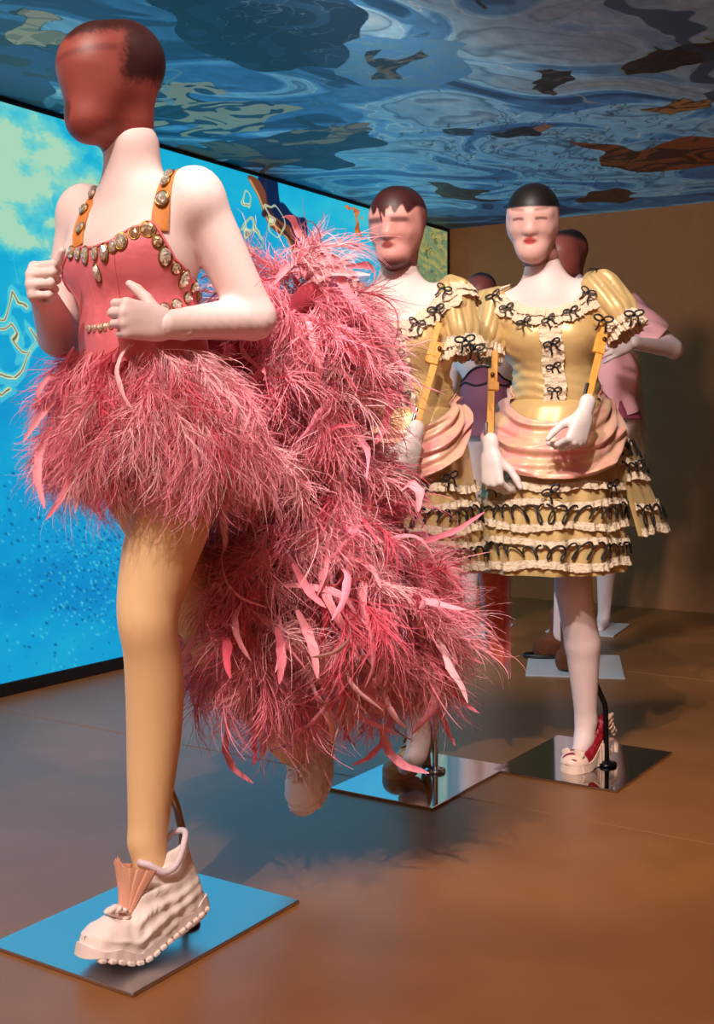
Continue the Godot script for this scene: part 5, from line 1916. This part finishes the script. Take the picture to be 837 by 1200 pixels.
func build_pair() -> void:
	var relaxed := hand([[12, 18, 12], [16, 22, 14], [20, 24, 16], [22, 26, 16]], [[0.75, 0.75, 0.4], [0.3, 0.95, 0.25], [0.1, 0.95, 0.3]], 3.0)
	var bent := hand([[62, 26, 10], [66, 28, 12], [70, 28, 14], [64, 28, 14]], [[0.7, 0.75, 0.45], [0.45, 0.9, 0.25], [0.35, 0.95, 0.2]], 3.0)
	var print_c := func(p: Vector3) -> Color:
		var front := soft(0.0, 0.05, p.z)
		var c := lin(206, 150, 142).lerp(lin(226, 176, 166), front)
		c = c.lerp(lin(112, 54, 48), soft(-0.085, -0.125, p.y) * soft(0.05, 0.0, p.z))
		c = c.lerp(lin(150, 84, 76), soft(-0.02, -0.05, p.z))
		for s in [-1.0, 1.0]:
			c = c.lerp(lin(110, 58, 54), 0.85 * soft(0.006, 0.002, absf(p.y - 0.004 + 0.1 * absf(absf(p.x) - 0.034))) * soft(0.02, 0.014, absf(p.x - s * 0.034)) * front)
			c = c.lerp(lin(150, 96, 90), 0.7 * soft(0.007, 0.002, absf(p.y - 0.03 - 0.15 * (absf(p.x) - 0.03))) * soft(0.024, 0.016, absf(p.x - s * 0.036)) * front)
		c = c.lerp(lin(178, 52, 48), soft(1.0, 0.55, Vector2(p.x / 0.024, (p.y + 0.062) / 0.014).length()) * front)
		c = c.lerp(lin(96, 30, 32), soft(0.0022, 0.0008, absf(p.y + 0.062 - 0.1 * absf(p.x))) * soft(0.022, 0.016, absf(p.x)) * front)
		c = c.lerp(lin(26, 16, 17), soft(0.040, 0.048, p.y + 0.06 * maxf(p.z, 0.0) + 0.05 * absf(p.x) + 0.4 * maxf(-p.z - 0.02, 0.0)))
		return c
	var print_b := func(p: Vector3) -> Color:
		var front := soft(0.0, 0.05, p.z)
		var c := lin(168, 96, 90).lerp(lin(214, 148, 140), front)
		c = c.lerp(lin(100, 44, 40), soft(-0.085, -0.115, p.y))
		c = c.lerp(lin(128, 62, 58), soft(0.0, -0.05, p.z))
		for s in [-1.0, 1.0]:
			c = c.lerp(lin(82, 40, 38), 0.8 * soft(0.012, 0.003, absf(p.y - 0.008)) * soft(0.03, 0.016, absf(p.x - s * 0.036)) * front)
		c = c.lerp(lin(132, 52, 50), soft(1.0, 0.5, Vector2(p.x / 0.024, (p.y + 0.062) / 0.014).length()) * front)
		var fringe := 0.036 + 0.012 * sin(p.x * 190.0) - 0.028 * soft(0.03, 0.0, absf(p.x + 0.012)) * (0.5 + 0.5 * sin(p.x * 420.0 + p.y * 120.0))
		c = c.lerp(lin(62, 28, 26), soft(-0.004, 0.006, p.y - fringe + 0.4 * maxf(-p.z - 0.02, 0.0)))
		c = c.lerp(lin(38, 18, 18), soft(0.085, 0.105, p.y))
		return c
	var fc := at_room(-0.2, 0, -0.98).normalized()
	var lc := at_room(0.98, 0, -0.2).normalized()
	gold_figure({
		"f": fc, "l": lc, "neck": pix(641, 330, 3.66), "neck_top": pix(636, 312, 3.66), "chest": pix(647, 392, 3.68), "waist": pix(652, 462, 3.70), "hips": pix(656, 525, 3.72),
		"ls": pix(699, 342, 3.62), "rs": pix(581, 360, 3.70), "lcuff": pix(730, 382, 3.58), "rcuff": pix(566, 410, 3.68),
		"knee": pix(672, 690, 3.70), "calf": pix(683, 755, 3.74), "ankle": pix(687, 845, 3.77), "instep": pix(685, 866, 3.755), "ball": pix(674, 896, 3.69),
		"head": pix(625, 260, 3.62), "face": at_room(-0.25, -0.1, -0.95), "nod": 0.02, "print_": print_c,
		"label": "mannequin in the gold dress whose stocking print shows a black cropped fringe and red lips",
		"dress_label": "gold satin dress with lace flounces, black bows and pink swag, on the black-fringed mannequin",
		"line": [[583, 336], [592, 348], [604, 356], [624, 363], [646, 365], [668, 358], [684, 344], [696, 322]],
		"placket": [[644, 374], [647, 400], [649, 430], [651, 460], [653, 502]],
		"bows": [[578, 346, 0], [594, 360, 0], [614, 377, 0], [643, 374, 0], [669, 364, 0], [690, 342, 0], [699, 316, 0], [647, 402, 1], [649, 429, 1], [650, 457, 1], [652, 484, 1]],
		"sleeve_bows": [[0, pix(707, 374, 3.50)], [0, pix(743, 368, 3.50)]], "skirt_bows": [[-0.75, 0.9], [0.05, 0.885], [0.95, 0.9]],
		"hem": pix(638, 660, 3.72) * Vector3(1, 0, 1) + Vector3(0, 0.632, 0), "rx": 0.242, "rz": 0.215, "swag_low": 0.92, "swag_skew": -0.12,
		"tail": at_room(0.70, 0.735, 3.93), "tail_r": 0.30,
		"arms": [
			{"top": pix(709, 392, 3.50), "wrist": pix(689, 471, 3.42), "off": 0.012, "hand": bent, "tip": pix(676, 515, 3.40), "thumb": at_room(-0.8, 0.1, -0.5), "left": true},
			{"top": pix(577, 432, 3.60), "wrist": pix(575, 517, 3.56), "off": -0.008, "hand": bent, "tip": pix(577, 560, 3.54), "thumb": at_room(0.7, 0, -0.7), "left": false, "size": 1.02},
		],
	})
	var fb := at_room(-0.22, 0, -0.97).normalized()
	var lb := at_room(0.97, 0, -0.22).normalized()
	gold_figure({
		"f": fb, "l": lb, "neck": pix(470, 335, 3.52), "neck_top": pix(467, 316, 3.52), "chest": pix(474, 398, 3.54), "waist": pix(480, 470, 3.56), "hips": pix(486, 532, 3.58),
		"ls": pix(530, 348, 3.48), "rs": pix(414, 356, 3.56), "lcuff": pix(541, 407, 3.46), "puff": 0.058, "rcuff": pix(392, 420, 3.56),
		"knee": pix(488, 705, 3.57), "calf": pix(490, 770, 3.6), "ankle": pix(491, 868, 3.63), "instep": pix(488, 884, 3.62), "ball": pix(474, 900, 3.56),
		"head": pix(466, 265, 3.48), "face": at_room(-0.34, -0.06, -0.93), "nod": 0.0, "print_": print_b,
		"label": "mannequin in the gold dress whose stocking print shows dark brown hair and a pouting mouth",
		"dress_label": "gold satin dress with pink swag and hanging coral sash, half hidden by the feather bustle",
		"line": [[416, 338], [424, 356], [436, 370], [455, 380], [478, 378], [498, 364], [514, 346], [524, 330]],
		"placket": [[462, 392], [466, 415], [470, 440], [474, 465], [479, 508]],
		"bows": [[421, 366, 0], [437, 380, 0], [461, 388, 0], [489, 378, 0], [511, 362, 0], [521, 338, 0], [466, 413, 1], [468, 440, 1], [472, 463, 1], [477, 490, 1]],
		"sleeve_bows": [[0, pix(545, 398, 3.36)], [0, pix(556, 408, 3.4)]], "skirt_bows": [[0.75, 0.93], [0.3, 0.9]],
		"hem": pix(476, 660, 3.58) * Vector3(1, 0, 1) + Vector3(0, 0.645, 0), "rx": 0.222, "rz": 0.21, "swag_low": 0.91, "swag_skew": 0.25,
		"sash": [pix(556, 640, 3.86), pix(598, 640, 3.82), pix(572, 764, 3.82), pix(599, 792, 3.78)],
		"arms": [{"top": pix(517, 402, 3.36), "wrist": pix(488, 502, 3.3), "off": 0.02, "hand": relaxed, "tip": pix(471, 566, 3.27), "thumb": at_room(-0.75, 0.1, -0.6), "left": true, "ticks": true}],
	})
	# shoes
	var heel := pix(709, 886, 3.82) * Vector3(1, 0, 1) + Vector3(0, 0.008, 0)
	var toe := pix(664, 909, 3.668) * Vector3(1, 0, 1) + Vector3(0, 0.008, 0)
	var o := pump("heeled_shoe", "red satin and cream high heel with a bow on its toe, on a mirror plate", heel, toe, 0.062, {"wide": 0.043, "platform": 0.03, "back_high": 0.06, "toe_high": 0.036, "throat": 0.74, "upper": M.red_satin, "sole": M.cream_leather, "crinkle": 0.002, "blunt": 5.0})
	var z := flat_dir(toe - heel)
	var x := Vector3.UP.cross(z)
	var g := Geo.new()
	var cap := toe - z * 0.045 + Vector3(0, 0.045, 0)
	g.grid(28, 14, func(a: float, b: float) -> Vector3:   # cream toe cap
		var w := lerpf(-PI * 0.5, PI * 0.5, a)
		return toe - z * 0.052 + Vector3(0, 0.028, 0) + x * sin(w) * 0.046 * cos(b * PI * 0.48) + z * 0.055 * sin(b * PI * 0.48) + Vector3(0, cos(w) * 0.034 * cos(b * PI * 0.48), 0), false)
	part("toe_cap", g, M.cream_leather, o)
	g = Geo.new()
	for q in [[1.0, 0.5, 0.05], [1.0, -0.9, 0.06], [-1.0, 0.35, 0.042]]:   # leather bow leaves
		var d: Vector3 = (x * q[0] + Vector3(0, q[1], 0)).normalized()
		g.cloth(14, 8, func(a: float, b: float) -> Vector3:
			var w := (b - 0.5) * 2.0 * 0.019 * sin(PI * clampf(a, 0.03, 0.97))
			return cap + d * a * q[2] + d.cross(z) * w + z * (0.012 + 0.008 * sin(PI * a)) - z * w * w * 12.0, 0.002)
	part("bow", g, M.cream_leather, o)
	g = Geo.new()   # scrolled heel and fluted wedge
	var sp := PackedVector3Array()
	for k in 26:
		var w := -0.6 + k * 0.30
		var rr := 0.036 - 0.0011 * k
		sp.append(heel - z * 0.012 + x * 0.012 + Vector3(0, 0.040, 0) - z * cos(w) * rr * 0.9 + Vector3(0, sin(w) * rr, 0))
	g.tube(sp, func(u: float) -> float: return 0.011 * (1.0 - 0.45 * u), 8)
	for k in 7:
		var s := 0.12 + 0.075 * k
		g.tube(PackedVector3Array([heel + z * s * 0.2 + x * 0.026 + Vector3(0, 0.004, 0), heel + z * (s * 0.2 + 0.006) + x * 0.030 + Vector3(0, 0.03 + 0.05 * smoothstep(0.7, 0.1, s), 0)]), func(u: float) -> float: return 0.009 - 0.002 * u, 8)
	part("scroll_heel", g, M.cream_leather, o)
	g = Geo.new()
	for k in 5: g.tube(PackedVector3Array([heel + Vector3(0, 0.085 + 0.012 * k, 0) + x * 0.028 + z * 0.014 * k - z * 0.01, heel + Vector3(0, 0.098 + 0.012 * k, 0) + x * 0.034 + z * 0.01 * k, heel + Vector3(0, 0.09 + 0.014 * k, 0) + x * 0.016 - z * 0.02]), func(u: float) -> float: return 0.008 * sin(PI * clampf(u, 0.1, 0.9)) + 0.003, 8)
	part("ankle_frill", g, M.cream_leather, o)
	heel = pix(503, 897, 3.79) * Vector3(1, 0, 1) + Vector3(0, 0.008, 0)
	toe = pix(456, 917, 3.61) * Vector3(1, 0, 1) + Vector3(0, 0.008, 0)
	o = pump("buckled_shoe", "brown leather heeled shoe with tan inlays and an ankle strap, on the mirror plate", heel, toe, 0.07, {"wide": 0.046, "platform": 0.022, "back_high": 0.055, "toe_high": 0.042, "throat": 0.6, "upper": M.brown_leather, "sole": M.brown_leather, "blunt": 5.0})
	z = flat_dir(toe - heel)
	x = Vector3.UP.cross(z)
	g = Geo.new()
	var mid := heel.lerp(toe, 0.36) + Vector3(0, 0.095, 0)
	for e in [0.0, 0.022]:
		var st := PackedVector3Array()
		for k in 13:
			var w := lerpf(-0.2, PI + 0.2, k / 12.0)
			st.append(mid - z * e + Vector3(0, e * 0.8, 0) + x * cos(w) * 0.04 + Vector3(0, sin(w) * 0.032 - 0.02, 0))
		g.tube(st, func(_u: float) -> float: return 0.007, 8, false, 0.5)
	part("ankle_strap", g, M.brown_leather, o)
	g = Geo.new()
	for q in [[0.7, 0.02, 0.024, 0.052], [0.5, 0.0, 0.03, 0.074]]:
		var p: Vector3 = heel.lerp(toe, q[0]) + x * q[1]
		g.cloth(10, 8, func(a: float, b: float) -> Vector3: return p + x * (a - 0.5) * q[2] * 1.6 + z * (b - 0.5) * q[2] * (1.0 + 0.4 * a) + Vector3(0, q[3] + 0.012 - 26.0 * pow((a - 0.5) * q[2] * 1.6 + q[1], 2.0) - 0.3 * (b - 0.5) * q[2], 0), 0.003, false, 1, 1, true)
	part("inlay", g, M.tan_leather, o)
	g = Geo.new()
	g.lathe(PackedVector2Array([Vector2(0.001, 0.0), Vector2(0.017, 0.0), Vector2(0.014, 0.03), Vector2(0.024, 0.085), Vector2(0.001, 0.085)]), heel + z * 0.018, 20)
	part("block_heel", g, M.brown_leather, o)
	# stands
	var foot := pix(711, 900, 3.76) * Vector3(1, 0, 1)
	steel_stand("mirror-polished plate and bent steel pole under the red and cream heel", at_room(0.727, 0, 3.814), 0.0, Vector2(0.405, 0.505), M.mirror_plate, [foot, pix(710, 835, 3.76), pix(709, 825, 3.76), pix(698, 800, 3.78)], M.black_steel, 0.0085)
	foot = pix(510, 907, 3.69) * Vector3(1, 0, 1)
	steel_stand("mirror-polished plate with a straight steel pole under the brown buckled shoe", at_room(0.2, 0, 3.638), 0.0, Vector2(0.345, 0.5), M.mirror_plate, [foot, pix(510, 850, 3.69), pix(510, 760, 3.69), pix(508, 700, 3.66)], M.chrome, 0.0095)

# ---------------------------------------------------------------- the three figures behind
func build_far() -> void:
	var up := Vector3.UP
	var print_d := func(p: Vector3) -> Color:
		var c := lin(150, 78, 70)
		c = c.lerp(lin(44, 26, 26), soft(0.05, 0.085, p.y - 0.3 * p.z))
		c = c.lerp(lin(100, 48, 44), soft(-0.07, -0.1, p.y))
		return c
	# ---- pink blouse
	var f := at_room(-0.55, 0, -0.83)
	var l := at_room(0.83, 0, -0.55)
	var neck := pix(676, 338, 5.32)
	var chest := pix(694, 385, 5.34)
	var waist := pix(708, 440, 5.36)
	var hips := pix(708, 490, 5.38)
	var ls := pix(736, 362, 5.2)
	var rs := pix(652, 362, 5.45)
	var base := pix(668, 782, 5.38) * Vector3(1, 0, 1)
	var o := thing("mannequin", "mannequin in a pink blouse with its elbow out and grey hand at its chest", "mannequin", base)
	var trunk := trunk_of(f, l, neck, chest, waist, hips, ls, rs)
	var b := Body.new()
	b.bones.append_array(trunk.bones)
	b.bone(neck - up * 0.05, pix(668, 326, 5.33), 0.062, 0.055, 0.05)
	var elbow := pix(790, 409, 5.16)
	var wrist := pix(742, 402, 5.0)
	b.bone(ls, elbow, 0.05, 0.042, 0.015)
	b.bone(elbow, wrist, 0.042, 0.028, 0.015)
	b.bone(rs, rs - up * 0.28, 0.048, 0.04, 0.015)
	b.bone(rs - up * 0.28, rs - up * 0.3 + f * 0.2, 0.04, 0.028, 0.015)
	for s in [-1.0, 1.0]:
		var hip: Vector3 = hips + l * 0.07 * s
		var kn: Vector3 = pix(672 + s * 6, 620, 5.36 + s * 0.02)
		b.bone(hip, kn, 0.085, 0.055, 0.015)
		b.bone(kn, pix(664 + s * 7, 745, 5.47 - s * 0.07), 0.055, 0.035, 0.015)
	var g := Geo.new()
	b.nets(0.013, g)
	g.add(hand([[30, 30, 18], [32, 34, 18], [36, 34, 18], [38, 34, 18]], [[0.75, 0.75, 0.4], [0.4, 0.95, 0.2], [0.2, 0.95, 0.25]]), grip(wrist + (pix(714, 410, 4.96) - wrist).normalized() * 0.02, pix(712, 411, 4.96), at_room(-0.3, 0.9, 0.2), true, 1.0))
	part("figure", g, M.skin, o)
	g = head(pix(664, 300, 5.33), at_room(-0.7, -0.1, -0.7), up, 1.0, print_d, pix(669, 328, 5.33), false)
	part("printed_stocking", g, M.hood_print, o)
	var d := thing("pink_blouse", "pink cotton blouse with pointed hem and elbow sleeve on the figure with its elbow out", "blouse", base)
	var axis := func(y: float) -> Vector3:
		var a := hips if y < waist.y else waist if y < chest.y else chest
		var e := waist if y < waist.y else chest if y < chest.y else neck
		return a.lerp(e, clampf((y - a.y) / (e.y - a.y), 0.0, 1.0))
	var on := func(th: float, y: float, off: float) -> Vector3:
		var dd := f * cos(th) + l * sin(th)
		var p: Vector3 = axis.call(y)
		return p + dd * trunk.reach(p, dd, off)
	g = Geo.new()
	g.cloth(72, 26, func(a: float, v: float) -> Vector3:
		var th := a * TAU
		var low := hips.y + 0.06 - 0.05 * absf(sin(th * 1.5 + 0.3))
		return on.call(th, lerpf(neck.y - 0.02, low, v), 0.012 + 0.02 * v + 0.004 * sin(th * 7.0 + v * 4.0)), 0.004, true)
	part("blouse_body", g, M.pink_cotton, d)
	g = Geo.new()
	g.cloth(72, 6, func(a: float, v: float) -> Vector3:
		var th := a * TAU
		return on.call(th, lerpf(hips.y + 0.10, hips.y - 0.04, v), 0.022 + 0.012 * v + 0.004 * sin(th * 9.0)), 0.004, true)
	part("mauve_hem", g, M.mauve_panel, d)
	g = Geo.new()
	var sd := (elbow - ls).normalized()
	var sx := (up - sd * up.dot(sd)).normalized()
	var sy := sd.cross(sx)
	g.cloth(36, 16, func(a: float, v: float) -> Vector3:
		var w := a * TAU
		return ls - sd * 0.03 + sd * 0.215 * v + (sx * cos(w) + sy * sin(w)) * (0.066 + 0.005 * sin(w * 5.0 + v * 9.0) - 0.008 * v), 0.004, true)
	part("sleeve", g, M.pink_cotton, d)
	for q in [[pix(690, 775, 5.27), pix(661, 786, 5.2), "brown furry boot pointing at the viewer on the pale plate"], [pix(662, 764, 5.57), pix(627, 766, 5.56), "brown furry boot turned sideways at the back of the pale plate"]]:
		var heel: Vector3 = q[0] * Vector3(1, 0, 1)
		var toe: Vector3 = q[1] * Vector3(1, 0, 1)
		if q[2].contains("viewer"):
			heel = pix(671, 768, 5.40) * Vector3(1, 0, 1)
			toe = pix(664, 785, 5.21) * Vector3(1, 0, 1)
		var bt := thing("furry_boot", q[2], "boot", heel)
		var bb := Body.new()
		var z := flat_dir(toe - heel)
		var x := up.cross(z)
		bb.bone(heel + up * 0.05, toe - z * 0.05 + up * 0.05, 0.042, 0.05, 0.03)
		bb.bone(toe - z * 0.07 + up * 0.055, toe - z * 0.045 + up * 0.05, 0.052, 0.05, 0.03)
		bb.bone(heel + up * 0.05 + z * 0.02, heel + up * 0.2 + z * 0.02, 0.048, 0.052, 0.03)
		g = Geo.new()
		bb.nets(0.008, g)
		for k in g.v.size():
			var p := g.v[k]
			if p.y < 0.012: p.y = 0.012
			g.v[k] = p
		part("boot_body", g, M.brown_fur, bt)
		g = Geo.new()
		g.grid(32, 6, func(a: float, v: float) -> Vector3:
			var w := a * TAU
			var e := sin(v * PI)
			return heel + z * (0.075 + cos(w) * 0.12) + x * sin(w) * 0.055 + up * (0.009 + 0.016 * v) + (z * cos(w) + x * sin(w)) * 0.004 * e, true)
		part("sole", g, M.black_trim, bt)
		g = Geo.new()
		for k in 4:
			var c := heel + z * (0.06 + 0.016 * k) + up * (0.1 - 0.004 * k)
			g.tube(PackedVector3Array([c - x * 0.035 - up * 0.012, c + up * 0.006, c + x * 0.035 - up * 0.012]), func(_u: float) -> float: return 0.0045, 6)
		part("lace", g, M.brown_leather, bt)
	var pc := at_room(0.98, 0, 5.38)
	steel_stand("pale plate under the pair of brown furry boots", pc, TURN * 0.0 - atan2(0.17, 0.98) + TURN, Vector2(0.42, 0.53), M.pale_plate, [], M.chrome)
	# ---- grey figure in a plum corset, seen between the two gold dresses
	f = at_room(-0.2, 0, -0.98)
	l = at_room(0.98, 0, -0.2)
	neck = pix(567, 378, 6.1)
	chest = pix(568, 420, 6.1)
	waist = pix(570, 466, 6.12)
	hips = pix(572, 510, 6.14)
	base = pix(556, 737, 6.4) * Vector3(1, 0, 1)
	o = thing("mannequin", "pale mannequin in a plum corset, seen in the gap between the gold dresses", "mannequin", base)
	trunk = trunk_of(f, l, neck, chest, waist, hips, pix(603, 388, 6.08), pix(533, 388, 6.14))
	b = Body.new()
	b.bones.append_array(trunk.bones)
	b.bone(neck - up * 0.05, pix(566, 366, 6.1), 0.06, 0.053, 0.05)
	b.bone(pix(533, 388, 6.14), pix(527, 450, 6.2), 0.047, 0.04, 0.015)
	b.bone(pix(527, 450, 6.2), pix(520, 500, 6.05), 0.04, 0.027, 0.015)
	b.bone(pix(603, 388, 6.08), pix(612, 450, 6.15), 0.047, 0.04, 0.015)
	b.bone(pix(612, 450, 6.15), pix(616, 505, 6.0), 0.04, 0.027, 0.015)
	for s in [-1.0, 1.0]:
		b.bone(hips + l * 0.07 * s, pix(565 + 14 * s, 620, 6.2), 0.085, 0.055, 0.015)
		b.bone(pix(565 + 14 * s, 620, 6.2), pix(562 + 12 * s, 725, 6.36), 0.054, 0.034, 0.015)
		b.bone(pix(562 + 12 * s, 725, 6.36), pix(560 + 13 * s, 741, 6.24), 0.034, 0.026, 0.02)
	g = Geo.new()
	b.nets(0.014, g)
	part("figure", g, M.skin, o)
	g = head(pix(564, 345, 6.08), at_room(-0.3, 0, -0.95), up, 0.96, print_d, pix(566, 366, 6.1), false)
	part("printed_stocking", g, M.hood_print, o)
	d = thing("corset", "plum corset edged with black cord on the mannequin in the gap", "corset", base)
	var ax2 := func(y: float) -> Vector3:
		var a := hips if y < waist.y else waist if y < chest.y else chest
		var e := waist if y < waist.y else chest if y < chest.y else neck
		return a.lerp(e, clampf((y - a.y) / (e.y - a.y), 0.0, 1.0))
	var on2 := func(th: float, y: float, off: float) -> Vector3:
		var dd := f * cos(th) + l * sin(th)
		var p: Vector3 = ax2.call(y)
		return p + dd * trunk.reach(p, dd, off)
	var topc := func(th: float) -> float: return 1.372 - 0.055 * pow(absf(sin(th)), 3.0) * 1.3 + 0.012 * cos(th * 4.0)
	g = Geo.new()
	g.cloth(64, 18, func(a: float, v: float) -> Vector3: return on2.call(a * TAU, lerpf(topc.call(a * TAU), hips.y - 0.16, v), 0.008 + 0.05 * smoothstep(0.6, 1.0, v)), 0.004, true)
	part("corset_body", g, M.plum_corset, d)
	g = Geo.new()
	var cord := PackedVector3Array()
	var cord2 := PackedVector3Array()
	for k in 72:
		var th := k * TAU / 72
		cord.append(on2.call(th, topc.call(th), 0.01))
		cord2.append(on2.call(th, 1.296 + 0.008 * sin(th * 5.0), 0.011))
	g.tube(cord, func(_u: float) -> float: return 0.0055, 6, true)
	g.tube(cord2, func(_u: float) -> float: return 0.0055, 6, true)
	part("black_cord", g, M.black_ribbon, d)
	steel_stand("pale plate far behind the coral sash, under the corseted mannequin", at_room(0.62, 0, 6.35), 0.3, Vector2(0.36, 0.46), M.pale_plate, [], M.chrome)
	# ---- white legged figure in pale fur
	f = at_room(-0.5, 0, -0.86)
	l = at_room(0.86, 0, -0.5)
	neck = pix(712, 366, 6.4)
	chest = pix(716, 410, 6.4)
	waist = pix(716, 455, 6.4)
	hips = pix(714, 505, 6.4)
	base = pix(705, 738, 6.38) * Vector3(1, 0, 1)
	o = thing("mannequin", "white mannequin at the far wall, its bare leg showing past the gold hem", "mannequin", base)
	trunk = trunk_of(f, l, neck, chest, waist, hips, pix(742, 385, 6.3), pix(684, 385, 6.5))
	b = Body.new()
	b.bones.append_array(trunk.bones)
	b.bone(neck - up * 0.05, pix(708, 352, 6.4), 0.06, 0.053, 0.05)
	b.bone(hips + l * 0.05, pix(712, 640, 6.4), 0.085, 0.052, 0.015)
	b.bone(pix(712, 640, 6.4), pix(711, 668, 6.41), 0.052, 0.053, 0.012)
	b.bone(pix(711, 668, 6.41), pix(708, 722, 6.42), 0.053, 0.033, 0.012)
	b.bone(pix(708, 722, 6.42), pix(706, 731, 6.42), 0.033, 0.03, 0.012)
	b.bone(pix(706, 730, 6.4), pix(703, 738, 6.3), 0.03, 0.022, 0.02)
	b.bone(hips - l * 0.06, pix(684, 640, 6.5), 0.085, 0.052, 0.015)
	b.bone(pix(684, 640, 6.5), pix(681, 722, 6.55), 0.05, 0.033, 0.012)
	g = Geo.new()
	b.nets(0.013, g)
	part("figure", g, M.skin, o)
	g = head(pix(704, 350, 6.38), at_room(-0.5, 0, -0.86), up, 0.9, print_d, pix(708, 356, 6.4), false)
	part("printed_stocking", g, M.hood_print, o)
	d = thing("fur_coat", "pale shaggy fur coat showing behind the pink blouse and beside the gold skirt", "coat", base)
	g = Geo.new()
	g.cloth(40, 20, func(a: float, v: float) -> Vector3:
		var th := a * TAU
		var y := lerpf(neck.y - 0.03, 0.92, v)
		var p: Vector3 = chest.lerp(hips, clampf((chest.y - y) / (chest.y - hips.y), -0.6, 1.6))
		p.y = y
		return p + (f * cos(th) + l * sin(th)) * (0.125 + 0.05 * v), 0.01, true)
	part("coat_body", g, M.pale_fur, d)
	var tuft := plume_mesh(77, M.pale_fur, 40)
	var mm := MultiMesh.new()
	mm.transform_format = MultiMesh.TRANSFORM_3D
	mm.mesh = tuft
	mm.instance_count = 500
	for k in 500:
		var th := rng.randf_range(-PI, PI)
		var y := rng.randf_range(0.92, neck.y - 0.02)
		var dd := f * cos(th) + l * sin(th)
		var p: Vector3 = chest.lerp(hips, clampf((chest.y - y) / (chest.y - hips.y), -0.6, 1.6))
		p.y = y
		p += dd * (0.12 + 0.05 * (neck.y - y) / 0.7)
		var t := aim(p, dd * 0.35 - up + Vector3(rng.randfn(), 0, rng.randfn()) * 0.25, -up - dd, rng.randf_range(0.07, 0.12))
		mm.set_instance_transform(k, Transform3D(t.basis, t.origin - base))
	var mi := MultiMeshInstance3D.new()
	mi.name = "fur_tufts"
	mi.multimesh = mm
	mi.set_meta("kind", "stuff")
	d.add_child(mi, true)
	steel_stand("pale plate nearest the back wall, under the white bare foot", at_room(1.24, 0, 6.4), 0.15, Vector2(0.36, 0.42), M.pale_plate, [], M.chrome)
